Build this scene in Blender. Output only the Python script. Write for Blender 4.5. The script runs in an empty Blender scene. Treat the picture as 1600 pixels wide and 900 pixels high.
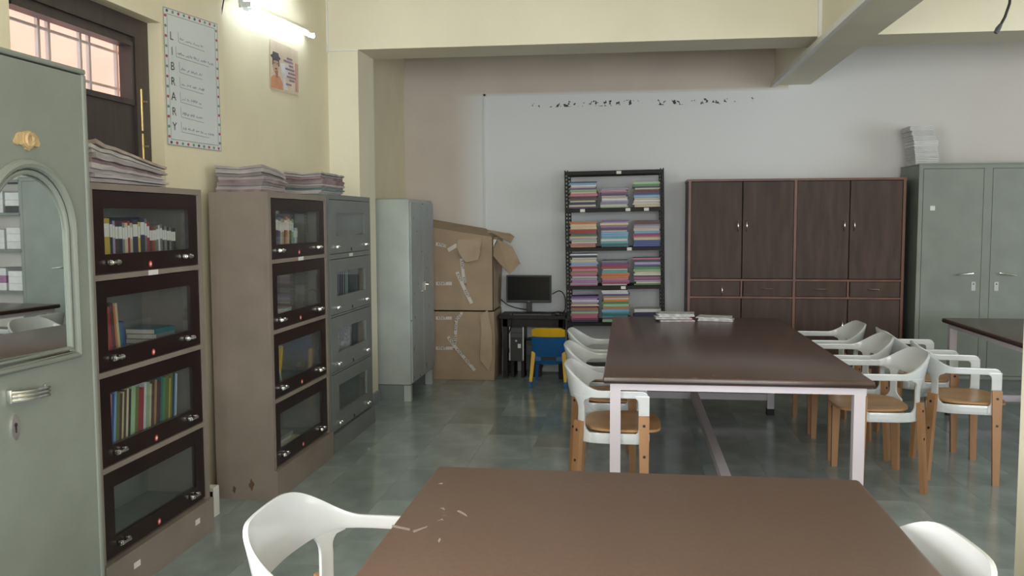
import bpy, bmesh, math, random
from mathutils import Vector, Matrix, Euler
random.seed(7)
R = math.radians
scene = bpy.context.scene
col = scene.collection

# ------------------------------------------------------------------ camera
CAM = Vector((0, 0, 1.52)); FPX = 1400.0
def cam_axes(yaw, pitch, roll):
    f = Vector((-math.sin(yaw)*math.cos(pitch), math.cos(yaw)*math.cos(pitch), -math.sin(pitch)))
    r = Vector((math.cos(yaw), math.sin(yaw), 0)); d = f.cross(r)
    c, s = math.cos(roll), math.sin(roll)
    return c*r+s*d, -s*r+c*d, f
AR, AD, AF = cam_axes(R(7.40), R(4.34), R(0.21))
cd = bpy.data.cameras.new('camera'); cd.sensor_width = 36; cd.lens = FPX/1600*36; cd.clip_start = .05
cam = bpy.data.objects.new('camera', cd); col.objects.link(cam)
m = Matrix((AR, -AD, -AF)).transposed().to_4x4(); m.translation = CAM
cam.matrix_world = m
scene.camera = cam
def at(x, y, ax, v):                       # photo pixel -> point on the plane axis=v
    d = AR*((x-800)/FPX)+AD*((y-450)/FPX)+AF
    return CAM+d*((v-CAM[ax])/d[ax])

# ------------------------------------------------------------------ world, exposure, daylight
scene.view_settings.view_transform = 'Standard'
scene.view_settings.look = 'None'
scene.view_settings.gamma = 1
scene.view_settings.use_curve_mapping = False
scene.view_settings.exposure = 0.0
w = bpy.data.worlds.new('daylight_sky'); scene.world = w; w.use_nodes = True
bg = w.node_tree.nodes['Background']; bg.inputs[0].default_value = (.80, .90, 1, 1); bg.inputs[1].default_value = 2.2
def area(name, loc, rot, sx, sy, power, colr):
    l = bpy.data.lights.new(name, 'AREA'); l.shape = 'RECTANGLE'; l.size = sx; l.size_y = sy
    l.energy = power; l.color = colr
    o = bpy.data.objects.new(name, l); col.objects.link(o); o.location = loc; o.rotation_euler = rot
    return o
# daylight entering by the windows beside and behind the camera
area('daylight_window_left', (-2.46, -.45, 1.75), (0, R(-90), 0), 1.7, 3.7, 250, (1, .99, .97))
area('daylight_window_right', (6.96, 3.2, 1.75), (0, R(90), 0), 1.7, 4.6, 80, (.93, .97, 1))
area('daylight_window_rear', (1.8, -2.98, 1.75), (R(90), 0, 0), 4.6, 1.6, 250, (.95, .98, 1))
sl = bpy.data.lights.new('sun', 'SUN'); sl.energy = 4.2; sl.angle = R(1); sl.color = (1, .95, .88)
so_ = bpy.data.objects.new('sun', sl); col.objects.link(so_); so_.rotation_euler = (0, R(32), 0)

# ------------------------------------------------------------------ materials
MATS = {}
def mat(name, c, rough=.5, metal=0., var=.10, scale=6., bump=0., bscale=60., stretch=(1, 1, 1), spec=.5, objvar=0., coat=0.):
    if name in MATS: return MATS[name]
    mt = bpy.data.materials.new(name); mt.use_nodes = True
    nt = mt.node_tree; N = nt.nodes; L = nt.links; b = N['Principled BSDF']
    b.inputs['Roughness'].default_value = rough; b.inputs['Metallic'].default_value = metal
    b.inputs['Specular IOR Level'].default_value = spec; b.inputs['Coat Weight'].default_value = coat
    tc = N.new('ShaderNodeTexCoord'); mp = N.new('ShaderNodeMapping'); mp.inputs['Scale'].default_value = stretch
    L.new(tc.outputs['Object'], mp.inputs[0])
    nz = N.new('ShaderNodeTexNoise'); nz.inputs['Scale'].default_value = scale; nz.inputs['Detail'].default_value = 5
    L.new(mp.outputs[0], nz.inputs['Vector'])
    rp = N.new('ShaderNodeValToRGB')
    rp.color_ramp.elements[0].position = .3; rp.color_ramp.elements[1].position = .7
    rp.color_ramp.elements[0].color = [max(0, x*(1-var)) for x in c]+[1]
    rp.color_ramp.elements[1].color = [min(1, x*(1+var)) for x in c]+[1]
    L.new(nz.outputs['Fac'], rp.inputs[0])
    out = rp.outputs[0]
    if objvar:
        oi = N.new('ShaderNodeObjectInfo'); mr = N.new('ShaderNodeMapRange')
        mr.inputs['To Min'].default_value = 1-objvar; mr.inputs['To Max'].default_value = 1+objvar
        L.new(oi.outputs['Random'], mr.inputs[0])
        hs = N.new('ShaderNodeHueSaturation'); L.new(mr.outputs[0], hs.inputs['Value']); L.new(out, hs.inputs['Color'])
        out = hs.outputs[0]
    L.new(out, b.inputs['Base Color'])
    if bump:
        n2 = N.new('ShaderNodeTexNoise'); n2.inputs['Scale'].default_value = bscale; n2.inputs['Detail'].default_value = 4
        L.new(mp.outputs[0], n2.inputs['Vector'])
        bm_ = N.new('ShaderNodeBump'); bm_.inputs['Strength'].default_value = bump; bm_.inputs['Distance'].default_value = .01
        L.new(n2.outputs['Fac'], bm_.inputs['Height']); L.new(bm_.outputs[0], b.inputs['Normal'])
    MATS[name] = mt
    return mt
def add_flecks(mt, colr, scale, lo, hi, box=None):
    """chips and flecks of another colour, optionally only inside a box of object space"""
    nt = mt.node_tree; N = nt.nodes; L = nt.links; b = N['Principled BSDF']
    tc = N.new('ShaderNodeTexCoord'); nz = N.new('ShaderNodeTexNoise'); nz.inputs['Scale'].default_value = scale; nz.inputs['Detail'].default_value = 3
    L.new(tc.outputs['Object'], nz.inputs['Vector'])
    mr = N.new('ShaderNodeMapRange'); mr.inputs['From Min'].default_value = lo; mr.inputs['From Max'].default_value = hi
    L.new(nz.outputs['Fac'], mr.inputs[0]); fac = mr.outputs[0]
    if box:
        sp = N.new('ShaderNodeSeparateXYZ'); L.new(tc.outputs['Object'], sp.inputs[0])
        for ax, (a, c) in box.items():
            for op, v in (('GREATER_THAN', a), ('LESS_THAN', c)):
                mm = N.new('ShaderNodeMath'); mm.operation = op; mm.inputs[1].default_value = v
                L.new(sp.outputs[ax], mm.inputs[0])
                mu = N.new('ShaderNodeMath'); mu.operation = 'MULTIPLY'; L.new(fac, mu.inputs[0]); L.new(mm.outputs[0], mu.inputs[1]); fac = mu.outputs[0]
    src = b.inputs['Base Color'].links[0].from_socket
    mx = N.new('ShaderNodeMix'); mx.data_type = 'RGBA'
    L.new(fac, mx.inputs[0]); L.new(src, mx.inputs[6]); mx.inputs[7].default_value = (*colr, 1)
    L.new(mx.outputs[2], b.inputs['Base Color'])
def glass(name, tint, ior=1.5, rough=.02, haze=None):
    mt = bpy.data.materials.new(name); mt.use_nodes = True; nt = mt.node_tree; N = nt.nodes; L = nt.links
    N.remove(N['Principled BSDF']); o = N['Material Output']
    t = N.new('ShaderNodeBsdfTransparent'); t.inputs[0].default_value = (*tint, 1)
    g = N.new('ShaderNodeBsdfGlossy'); g.inputs['Roughness'].default_value = rough
    lwn = N.new('ShaderNodeLayerWeight'); lwn.inputs[0].default_value = .5
    pw = N.new('ShaderNodeMath'); pw.operation = 'POWER'; pw.inputs[1].default_value = 5; L.new(lwn.outputs['Facing'], pw.inputs[0])
    f = N.new('ShaderNodeMath'); f.operation = 'MULTIPLY_ADD'; f.inputs[1].default_value = .9; f.inputs[2].default_value = .035*ior; L.new(pw.outputs[0], f.inputs[0])
    mx = N.new('ShaderNodeMixShader'); L.new(f.outputs[0], mx.inputs[0]); L.new(t.outputs[0], mx.inputs[1]); L.new(g.outputs[0], mx.inputs[2])
    out = mx.outputs[0]
    if haze:
        d = N.new('ShaderNodeBsdfDiffuse'); d.inputs[0].default_value = (*haze[1], 1)
        m2 = N.new('ShaderNodeMixShader'); m2.inputs[0].default_value = haze[0]
        L.new(out, m2.inputs[1]); L.new(d.outputs[0], m2.inputs[2]); out = m2.outputs[0]
    L.new(out, o.inputs[0]); MATS[name] = mt
    return mt
def emit(name, c, s):
    mt = bpy.data.materials.new(name); mt.use_nodes = True; N = mt.node_tree.nodes; L = mt.node_tree.links
    N.remove(N['Principled BSDF']); e = N.new('ShaderNodeEmission'); e.inputs[0].default_value = (*c, 1); e.inputs[1].default_value = s
    nz = N.new('ShaderNodeTexNoise'); nz.inputs['Scale'].default_value = 2
    L.new(e.outputs[0], N['Material Output'].inputs[0]); MATS[name] = mt
    return mt

cream = mat('cream_wall_paint', (.72, .65, .47), .55, var=.05, scale=2.5, bump=.12, bscale=30)
cream2 = mat('pale_cream_beam_paint', (.76, .715, .56), .55, var=.04, scale=2, bump=.1, bscale=30)
ceilm = mat('cream_ceiling_paint', (.78, .745, .62), .7, var=.04, scale=2)
casing = mat('white_plastic_casing', (.74, .74, .70), .4, var=.04)
stone_dark = mat('grey_skirting_stone', (.22, .24, .27), .3, var=.2, scale=12)
grout = mat('dark_floor_bed', (.24, .285, .29), .5, var=.1)
tile_m = mat('polished_green_grey_stone', (.295, .352, .358), .15, var=.20, scale=5, bump=.03, bscale=9, stretch=(1, .7, 1), objvar=.17, spec=.65)
dkwood = mat('dark_brown_door_paint', (.045, .033, .032), .42, var=.25, scale=4, bump=.1, bscale=40, stretch=(1, 6, 1))
steel_grn = mat('grey_green_steel_paint', (.205, .225, .195), .42, var=.07, scale=5, bump=.05, bscale=80)
steel_mid = mat('worn_blue_grey_steel_paint', (.36, .39, .375), .38, var=.08, scale=6, bump=.04, bscale=60)
steel_door = mat('chipped_blue_grey_steel_door', (.30, .335, .35), .38, var=.08, scale=6)
add_flecks(steel_door, (.02, .02, .025), 17, .685, .70)
steel_cab = mat('slate_grey_steel_paint', (.165, .18, .175), .42, var=.08, scale=6)
steel_r = mat('olive_grey_steel_paint', (.20, .225, .20), .42, var=.08, scale=5, bump=.04, bscale=60)
taupe = mat('taupe_steel_paint', (.235, .195, .165), .45, var=.09, scale=6, bump=.05, bscale=90)
taupe_side = mat('taupe_steel_side_paint', (.235, .195, .165), .45, var=.09, scale=6, bump=.05, bscale=90)
mahog = mat('dark_mahogany_laminate', (.019, .0095, .009), .30, var=.3, scale=5, stretch=(3, 1, 1), spec=.3)
cabin_in = mat('cabinet_inside_paint', (.16, .16, .15), .6, var=.1)
chrome = mat('chrome', (.80, .80, .78), .18, metal=1, var=.05)
brass = mat('aged_brass', (.70, .50, .22), .35, metal=.85, var=.2, scale=20)
gold_p = mat('gold_plastic_ornament', (.46, .33, .17), .5, var=.15, scale=30)
blackp = mat('black_plastic', (.008, .008, .010), .4, var=.2)
screenm = mat('dark_glossy_screen', (.004, .004, .005), .2, var=.1, spec=.2)
dkgreyp = mat('dark_grey_plastic', (.05, .05, .055), .45, var=.15)
silverp = mat('silver_plastic', (.45, .46, .47), .35, metal=.4, var=.06)
white_p = mat('white_powder_coat', (.575, .60, .62), .22, var=.03, coat=.25)
lilac = mat('pale_lilac_steel_paint', (.56, .51, .56), .42, var=.04)
rubber = mat('black_rubber', (.02, .02, .02), .7, var=.1)
oak = mat('honey_oak', (.36, .19, .09), .42, var=.22, scale=5, stretch=(1, 1, .15), bump=.05, bscale=30)
oak_seat = mat('honey_oak_seat', (.47, .26, .115), .36, var=.2, scale=5, stretch=(.2, 1, 1), bump=.04, bscale=30)
bolt_m = mat('dark_bolt', (.05, .04, .04), .4, metal=.7, var=.1)
top_far = mat('brown_polished_tabletop', (.085, .048, .038), .27, var=.16, scale=4, stretch=(4, 1, 1), bump=.02, bscale=120)
top_near = mat('brown_textured_laminate', (.118, .071, .052), .38, var=.10, scale=60, bump=.06, bscale=350)
add_flecks(top_near, (.42, .36, .30), 9, .735, .76, {0: (-.62, -.28), 1: (-2, 2)})
top_edge = mat('dark_table_edge', (.03, .018, .016), .35, var=.2)
cup_panel = mat('dark_walnut_laminate', (.058, .034, .026), .5, var=.28, scale=3, spec=.3, stretch=(6, 1, 1), bump=.02, bscale=80)
cup_edge = mat('reddish_teak_lipping', (.135, .048, .025), .4, var=.3, scale=8, stretch=(1, 1, .3))
rackm = mat('black_rack_paint', (.011, .010, .010), .5, var=.25, scale=12, spec=.25)
desk_m = mat('blackish_desk_laminate', (.022, .017, .017), .5, var=.3, scale=10, spec=.25)
card = mat('brown_corrugated_cardboard', (.36, .262, .18), .75, var=.10, scale=5, bump=.12, bscale=14)
card_in = mat('cardboard_inner_face', (.44, .335, .24), .8, var=.08, scale=6, bump=.1, bscale=12)
tape_m = mat('white_printed_packing_tape', (.60, .54, .50), .35, var=.05)
ink = mat('black_print_ink', (.02, .02, .025), .6, var=.1)
inkb = mat('grey_blue_pen_ink', (.20, .22, .32), .6, var=.15)
inkg = mat('grey_pencil_line', (.17, .18, .18), .6, var=.1)
kidblue = mat('blue_plastic', (.010, .105, .32), .35, var=.1)
kidyel = mat('yellow_plastic', (.72, .42, .012), .38, var=.08)
paper_w = mat('white_paper', (.66, .66, .67), .75, var=.06, scale=12, objvar=.06)
page_m = mat('cream_page_edges', (.60, .55, .46), .8, var=.15, scale=40, stretch=(1, 1, 30))
stickw = mat('white_sticker', (.70, .70, .67), .5, var=.05)
stickr = mat('red_round_sticker', (.62, .06, .045), .4, var=.1)
steelgrille = mat('white_painted_iron', (.62, .58, .56), .5, var=.05)
pinkwall = mat('pink_outer_plaster', (.78, .44, .35), .8, var=.05, scale=2)
posterw = mat('white_poster_sheet', (.60, .63, .64), .30, var=.04, scale=3)
glass_cab = glass('cabinet_glass', (.97, .98, .98), 1.2, .02, (.03, (.4, .5, .5)))
glass_clear = glass('clear_window_glass', (.98, .98, .98), 1.0)
mirror_m = mat('mirror_silver', (.86, .90, .88), .012, metal=1, var=.01)
tube_m = emit('lit_fluorescent_tube', (.82, .94, 1), 15)

# ------------------------------------------------------------------ mesh helpers
OFF = {}
class MB:
    def __init__(s): s.v = []; s.f = []
    def add(s, v, f):
        k = len(s.v); s.v += [tuple(p) for p in v]; s.f += [tuple(i+k for i in q) for q in f]; return s
    def box(s, x0, x1, y0, y1, z0, z1):
        return s.add([(x, y, z) for z in (z0, z1) for y in (y0, y1) for x in (x0, x1)],
                     [(0, 2, 3, 1), (4, 5, 7, 6), (0, 1, 5, 4), (2, 6, 7, 3), (0, 4, 6, 2), (1, 3, 7, 5)])
    def rbox(s, x0, x1, y0, y1, z0, z1, r):          # box with bevelled edges
        b = bmesh.new(); bmesh.ops.create_cube(b, size=1)
        for v in b.verts:
            v.co = ((x0+x1)/2+v.co.x*(x1-x0), (y0+y1)/2+v.co.y*(y1-y0), (z0+z1)/2+v.co.z*(z1-z0))
        bmesh.ops.bevel(b, geom=list(b.edges), offset=r, segments=2, affect='EDGES', profile=.5)
        b.verts.index_update(); s.add([v.co[:] for v in b.verts], [[v.index for v in f.verts] for f in b.faces]); b.free(); return s
    def bar(s, p, q, w, h, up=(0, 0, 1)):            # rectangular bar between two points
        p = Vector(p); q = Vector(q); d = (q-p).normalized(); a = d.cross(Vector(up))
        if a.length < 1e-4: a = d.cross(Vector((1, 0, 0)))
        a.normalize(); c = a.cross(d)
        vs = [o+a*(i*w/2)+c*(j*h/2) for o in (p, q) for i, j in ((-1, -1), (1, -1), (1, 1), (-1, 1))]
        return s.add(vs, [(3, 2, 1, 0), (4, 5, 6, 7)]+[(i, (i+1) % 4, 4+(i+1) % 4, 4+i) for i in range(4)])
    def taper(s, p, q, ax, w0, h0, w1, h1):          # tapered bar, ax = width direction
        p = Vector(p); q = Vector(q); d = (q-p).normalized(); a = Vector(ax); a = (a-d*a.dot(d)).normalized(); c = a.cross(d)
        vs = [o+a*(i*w/2)+c*(j*h/2) for o, w, h in ((p, w0, h0), (q, w1, h1)) for i, j in ((-1, -1), (1, -1), (1, 1), (-1, 1))]
        return s.add(vs, [(3, 2, 1, 0), (4, 5, 6, 7)]+[(i, (i+1) % 4, 4+(i+1) % 4, 4+i) for i in range(4)])
    def tube(s, pts, r, n=10, closed=False):
        pts = [Vector(p) for p in pts]; k = len(pts); rings = []
        a0 = None
        for i, p in enumerate(pts):
            t = (pts[(i+1) % k]-pts[i-1]) if closed else (pts[min(i+1, k-1)]-pts[max(i-1, 0)])
            t.normalize()
            if a0 is None: a0 = t.orthogonal().normalized()
            a0 = (a0-t*a0.dot(t)).normalized(); c = t.cross(a0); rr = r[i] if isinstance(r, (list, tuple)) else r
            rings.append([p+a0*(math.cos(2*math.pi*j/n)*rr)+c*(math.sin(2*math.pi*j/n)*rr) for j in range(n)])
        f = [(i*n+j, i*n+(j+1) % n, (i+1)*n+(j+1) % n, (i+1)*n+j) for i in range(k-1) for j in range(n)]
        if closed: f += [((k-1)*n+j, (k-1)*n+(j+1) % n, (j+1) % n, j) for j in range(n)]
        else: f += [tuple(reversed(range(n))), tuple((k-1)*n+j for j in range(n))]
        return s.add([p for q in rings for p in q], f)
    def poly(s, pts, t, direction=None):             # 3D polygon thickened by t
        pts = [Vector(p) for p in pts]; n = Vector((0, 0, 0))
        for i in range(len(pts)): n += pts[i].cross(pts[(i+1) % len(pts)])
        n.normalize()
        if direction is not None: n = Vector(direction)
        k = len(pts)
        return s.add(pts+[p+n*t for p in pts], [tuple(reversed(range(k))), tuple(range(k, 2*k))]+[(i, (i+1) % k, k+(i+1) % k, k+i) for i in range(k)])
    def frame(s, ax, a0, a1, y0, y1, z0, z1, hy0, hy1, hz0, hz1):   # slab with a rectangular hole; ax=0 normal X (a0..a1), spans Y,Z ; ax=1 normal Y, spans X,Z
        for (u0, u1, v0, v1) in ((y0, y1, z0, hz0), (y0, y1, hz1, z1), (y0, hy0, hz0, hz1), (hy1, y1, hz0, hz1)):
            if ax == 0: s.box(a0, a1, u0, u1, v0, v1)
            else: s.box(u0, u1, a0, a1, v0, v1)
        return s
    def lathe(s, prof, c, axis='z', n=16):
        vs = []
        for r, h in prof:
            for j in range(n):
                a = 2*math.pi*j/n; x, y = r*math.cos(a), r*math.sin(a)
                vs.append({'z': (c[0]+x, c[1]+y, c[2]+h), 'x': (c[0]+h, c[1]+x, c[2]+y), 'y': (c[0]+x, c[1]+h, c[2]+y)}[axis])
        k = len(prof)
        f = [(i*n+j, i*n+(j+1) % n, (i+1)*n+(j+1) % n, (i+1)*n+j) for i in range(k-1) for j in range(n)]
        f += [tuple(reversed(range(n))), tuple((k-1)*n+j for j in range(n))]
        return s.add(vs, f)
    def mesh(s, name, off=(0, 0, 0), smooth=False):
        me = bpy.data.meshes.new(name); o = Vector(off)
        me.from_pydata([(Vector(p)-o)[:] for p in s.v], [], s.f)
        b = bmesh.new(); b.from_mesh(me); bmesh.ops.recalc_face_normals(b, faces=b.faces); b.to_mesh(me); b.free()
        if smooth:
            me.polygons.foreach_set('use_smooth', [True]*len(me.polygons))
            me.set_sharp_from_angle(angle=R(40))
        me.update(); return me
    def build(s, name, mt, parent=None, smooth=False, keep=False, label=None, local=False):
        if parent is not None: off = (0, 0, 0) if local else OFF.get(parent.name, (0, 0, 0))
        elif keep: off = (0, 0, 0)
        else:
            xs, ys, zs = zip(*s.v); off = ((min(xs)+max(xs))/2, (min(ys)+max(ys))/2, min(zs))
        me = s.mesh(name, off, smooth); o = bpy.data.objects.new(name, me); col.objects.link(o)
        me.materials.append(mt)
        if parent is not None: o.parent = parent
        else: o.location = off
        OFF[o.name] = off
        if label: o['label'] = label
        return o
def tag(o, label, cat, group=None, kind=None):
    o['label'] = label; o['category'] = cat
    if group: o['group'] = group
    if kind: o['kind'] = kind
    return o
def thing(name, loc, label, cat, group=None, kind=None, rz=0.):
    o = bpy.data.objects.new(name, None); col.objects.link(o); o.location = loc; o.rotation_euler = (0, 0, rz)
    o.empty_display_size = .1; OFF[o.name] = Vector(loc)
    return tag(o, label, cat, group, kind)
def copy_tree(o, parent=None):
    c = o.copy(); col.objects.link(c)
    if parent is not None: c.parent = parent
    for ch in list(o.children): copy_tree(ch, c)
    return c
def box(x0, x1, y0, y1, z0, z1): return MB().box(x0, x1, y0, y1, z0, z1)
def struct(name, mb, mt, label, cat, keep=True, parent=None):
    return tag(mb.build(name, mt, parent, keep=keep), label, cat, kind='structure')
def text2d(body, size=1.0):
    """flat letter faces as (verts2d, faces)"""
    cu = bpy.data.curves.new('t', 'FONT'); cu.body = body; cu.size = size; cu.align_x = 'CENTER'; cu.align_y = 'CENTER'; cu.resolution_u = 3
    o = bpy.data.objects.new('t', cu); col.objects.link(o)
    dg = bpy.context.evaluated_depsgraph_get(); me = bpy.data.meshes.new_from_object(o.evaluated_get(dg))
    v = [(p.co.x, p.co.y) for p in me.vertices]; f = [tuple(p.vertices) for p in me.polygons]
    bpy.data.objects.remove(o); bpy.data.curves.remove(cu); bpy.data.meshes.remove(me)
    return v, f
ORD = ['', 'first', 'second', 'third', 'fourth', 'fifth', 'sixth', 'seventh', 'eighth', 'ninth', 'tenth', 'eleventh', 'twelfth', 'thirteenth',
       'fourteenth', 'fifteenth', 'sixteenth', 'seventeenth', 'eighteenth', 'nineteenth', 'twentieth']
ORD += ['twenty-'+o for o in ORD[1:10]]+['thirtieth']+['thirty-'+o for o in ORD[1:10]]

# ================================================================== THE ROOM
CEIL = 3.55; YB = 8.9; XR = 7.0; YF = -3.0
WL = -2.32                                   # recessed left wall plane
floor = struct('floor', box(-2.7, XR+.2, YF-.2, YB+.2, -.12, -.0015), grout, 'polished green-grey stone slab floor', 'floor')
tw, tl = .36, .62
ncol = int(math.ceil((5.3+2.42)/tw)); tmesh = None
for i in range(ncol):
    for j in range(12):
        x0 = -2.42+i*tw; y0 = 1.55+j*tl+(i % 2)*.31-.31
        if y0+tl > YB+.25: continue
        if tmesh is None:
            tmesh = MB().rbox(0, tw-.0008, 0, tl-.0008, -.018, 0, .0004).mesh('tile'); tmesh.materials.append(tile_m)
        o = bpy.data.objects.new('tile', tmesh); col.objects.link(o); o.parent = floor; o.location = (x0, y0, 0)
struct('ceiling', box(-2.5, XR+.2, YF-.2, YB+.2, CEIL, CEIL+.12), ceilm, 'cream painted ceiling', 'ceiling')
# back wall, pinkish beige paint with some beam shade put into it, white-grey panel
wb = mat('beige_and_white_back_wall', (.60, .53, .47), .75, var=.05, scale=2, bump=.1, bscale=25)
def panel_tone(mt):
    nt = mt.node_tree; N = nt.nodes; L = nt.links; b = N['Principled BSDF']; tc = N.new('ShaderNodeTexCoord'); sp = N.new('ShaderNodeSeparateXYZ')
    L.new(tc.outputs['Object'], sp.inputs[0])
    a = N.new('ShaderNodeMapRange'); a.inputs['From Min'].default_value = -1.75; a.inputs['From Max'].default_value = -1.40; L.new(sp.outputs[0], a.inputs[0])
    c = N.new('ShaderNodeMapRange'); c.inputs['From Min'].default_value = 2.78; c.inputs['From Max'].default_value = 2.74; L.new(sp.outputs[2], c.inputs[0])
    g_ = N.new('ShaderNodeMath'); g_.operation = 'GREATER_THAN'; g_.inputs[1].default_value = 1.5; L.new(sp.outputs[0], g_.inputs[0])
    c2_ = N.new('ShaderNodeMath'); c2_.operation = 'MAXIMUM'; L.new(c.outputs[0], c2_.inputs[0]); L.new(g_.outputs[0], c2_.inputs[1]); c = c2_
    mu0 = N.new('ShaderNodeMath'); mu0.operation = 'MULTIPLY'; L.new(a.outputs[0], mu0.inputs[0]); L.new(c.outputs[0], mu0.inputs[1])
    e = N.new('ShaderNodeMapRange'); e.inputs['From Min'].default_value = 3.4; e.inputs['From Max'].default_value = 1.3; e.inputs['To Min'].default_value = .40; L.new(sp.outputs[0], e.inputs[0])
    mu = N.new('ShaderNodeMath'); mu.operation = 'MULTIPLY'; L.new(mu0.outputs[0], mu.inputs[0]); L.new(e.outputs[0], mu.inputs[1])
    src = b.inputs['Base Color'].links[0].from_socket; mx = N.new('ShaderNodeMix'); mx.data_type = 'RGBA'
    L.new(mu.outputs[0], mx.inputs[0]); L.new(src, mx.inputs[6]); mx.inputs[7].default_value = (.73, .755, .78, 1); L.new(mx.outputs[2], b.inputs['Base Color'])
panel_tone(wb)
add_flecks(wb, (.05, .05, .05), 26, .60, .63, {0: (-.95, 1.25), 2: (2.625, 2.68)})
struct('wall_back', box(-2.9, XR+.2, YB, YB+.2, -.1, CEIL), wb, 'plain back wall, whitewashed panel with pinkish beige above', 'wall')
# left wall pieces
lw = MB()
lw.box(-2.45, WL, 4.90, 7.0, -.1, CEIL)                    # recessed stretch with tube lights
lw.box(-2.45, -2.28, 4.22, 4.90, -.1, CEIL)                # pilaster with the poster
lw.box(-2.45, -2.28, 3.12, 4.22, 2.49, CEIL)               # above the door
lw.box(-2.45, -2.28, 1.5, 3.12, -.1, CEIL)
lw.box(-2.7, -2.40, YF-.2, 1.5, -.1, .9); lw.box(-2.7, -2.40, YF-.2, 1.5, 2.6, CEIL); lw.box(-2.7, -2.40, YF-.2, -2.35, .9, 2.6)
lw.box(-2.7, -2.24, 7.0, YB, -.1, CEIL)                   # alcove side
struct('wall_left', lw, cream, 'cream yellow left wall behind the cabinets', 'wall')
rw = MB()
rw.box(XR, XR+.2, YF-.2, YB+.2, -.1, .9); rw.box(XR, XR+.2, YF-.2, YB+.2, 2.65, CEIL)
rw.box(XR, XR+.2, YF-.2, .9, .9, 2.65); rw.box(XR, XR+.2, 5.5, YB+.2, .9, 2.65)
struct('wall_right', rw, cream, 'cream right wall outside the picture', 'wall')
fw = MB()
fw.box(-2.9, XR+.2, YF-.2, YF, -.1, .9); fw.box(-2.9, XR+.2, YF-.2, YF, 2.65, CEIL); fw.box(-2.9, -.5, YF-.2, YF, .9, 2.65); fw.box(4.1, XR+.2, YF-.2, YF, .9, 2.65)
struct('wall_front', fw, cream, 'cream wall behind the camera', 'wall')
# column, beams
struct('column', box(-2.325, -2.08, 6.82, 7.25, -.1, 2.835), cream2, 'cream column beside the grey steel cabinet under the beam', 'column')
struct('ceiling_beam', box(-2.33, 1.37, 6.82, 7.25, 2.835, CEIL), cream2, 'cream cross beam spanning above the white back wall', 'beam')
struct('ceiling_beam', box(1.70, XR, 6.82, 7.25, 2.835, CEIL), cream2, 'cream cross beam at top right behind the hanging cable', 'beam')
struct('ceiling_beam', box(1.37, 1.70, YF, YB, 2.79, CEIL), cream2, 'deep cream beam running toward the camera at upper right', 'beam')
struct('column', box(1.37, 1.75, 2.92, 3.31, -.1, 2.79), cream2, 'cream column edge at the right border of the picture', 'column')
# casings and skirting
struct('trim_1', box(1.334, 1.3695, 3.4, YB-.02, 2.764, 2.806), casing, 'long white wiring casing along the deep beam edge', 'casing')
struct('trim_2', box(1.345, 1.37, 6.795, 6.82, 2.82, CEIL), casing, 'short vertical white casing on beam corner at upper right', 'casing')
struct('trim_3', box(-2.33, -2.312, 6.80, 6.822, 2.82, CEIL), casing, 'vertical white casing above the cream column at upper left', 'casing')
struct('trim_4', box(-2.31, -2.075, 6.808, 6.821, 2.826, 2.836), casing, 'thin horizontal casing where cream column meets beam', 'casing')
struct('trim_5', box(-1.432, -1.412, YB-.012, YB, .0, 2.765), wb, 'thin vertical casing down the white wall beside the cartons', 'casing')
struct('trim_6', box(-1.432, 1.36, YB-.012, YB, 2.745, 2.765), wb, 'thin horizontal casing along top of the whitewashed panel', 'casing')
struct('baseboard_left', box(-2.1, -2.065, 6.80, 7.27, 0, .10).box(-2.33, -2.065, 6.80, 6.82, 0, .1), stone_dark, 'low grey stone skirting at foot of cream column', 'skirting')
struct('trim_7', MB().tube([(-2.312, 4.93, 3.0), (-2.28, 4.935, 2.78), (-2.312, 4.93, 2.62)], .004, 6), ink, 'thin bent dark wire beside the poster wall edge', 'wire')

# door with transom at upper left
DX = -2.37
d1 = thing('door_1', (DX, 3.66, 0), 'dark brown wooden door with glazed upper light behind steel cupboard', 'door', kind='structure')
MB().box(DX-.06, DX+.02, 4.10, 4.22, 0, 2.49).box(DX-.06, DX+.02, 3.12, 3.20, 0, 2.49).box(DX-.06, DX+.02, 3.20, 4.10, 2.40, 2.49).build('door_frame', dkwood, d1)
MB().frame(0, DX-.05, DX+.004, 3.20, 4.10, .02, 2.40, 3.235, 4.075, 2.10, 2.355).build('door_leaf', dkwood, d1)
MB().box(DX+.004, DX+.016, 3.235, 4.09, 2.075, 2.10).box(DX+.004, DX+.016, 3.235, 4.09, 2.355, 2.375).box(DX+.004, DX+.016, 4.075, 4.09, 2.10, 2.355).build('glazing_bead', dkwood, d1)
box(DX-.03, DX-.025, 3.235, 4.075, 2.10, 2.355).build('glass_pane', glass_clear, d1)
for z0, z1 in ((1.95, 2.14), (1.70, 1.925)):
    bo = MB().box(DX+.004, DX+.010, 4.125, 4.16, z0, z1).build('tower_bolt', brass, d1, label='brass tower bolt')
    MB().tube([(DX+.018, 4.143, z0+.01), (DX+.018, 4.143, z1+.02)], .007, 8).build('bolt_rod', brass, bo)
    MB().tube([(DX+.018, 4.143, z1-.04), (DX+.045, 4.15, z1-.04)], .005, 8).build('bolt_knob', brass, bo)
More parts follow.
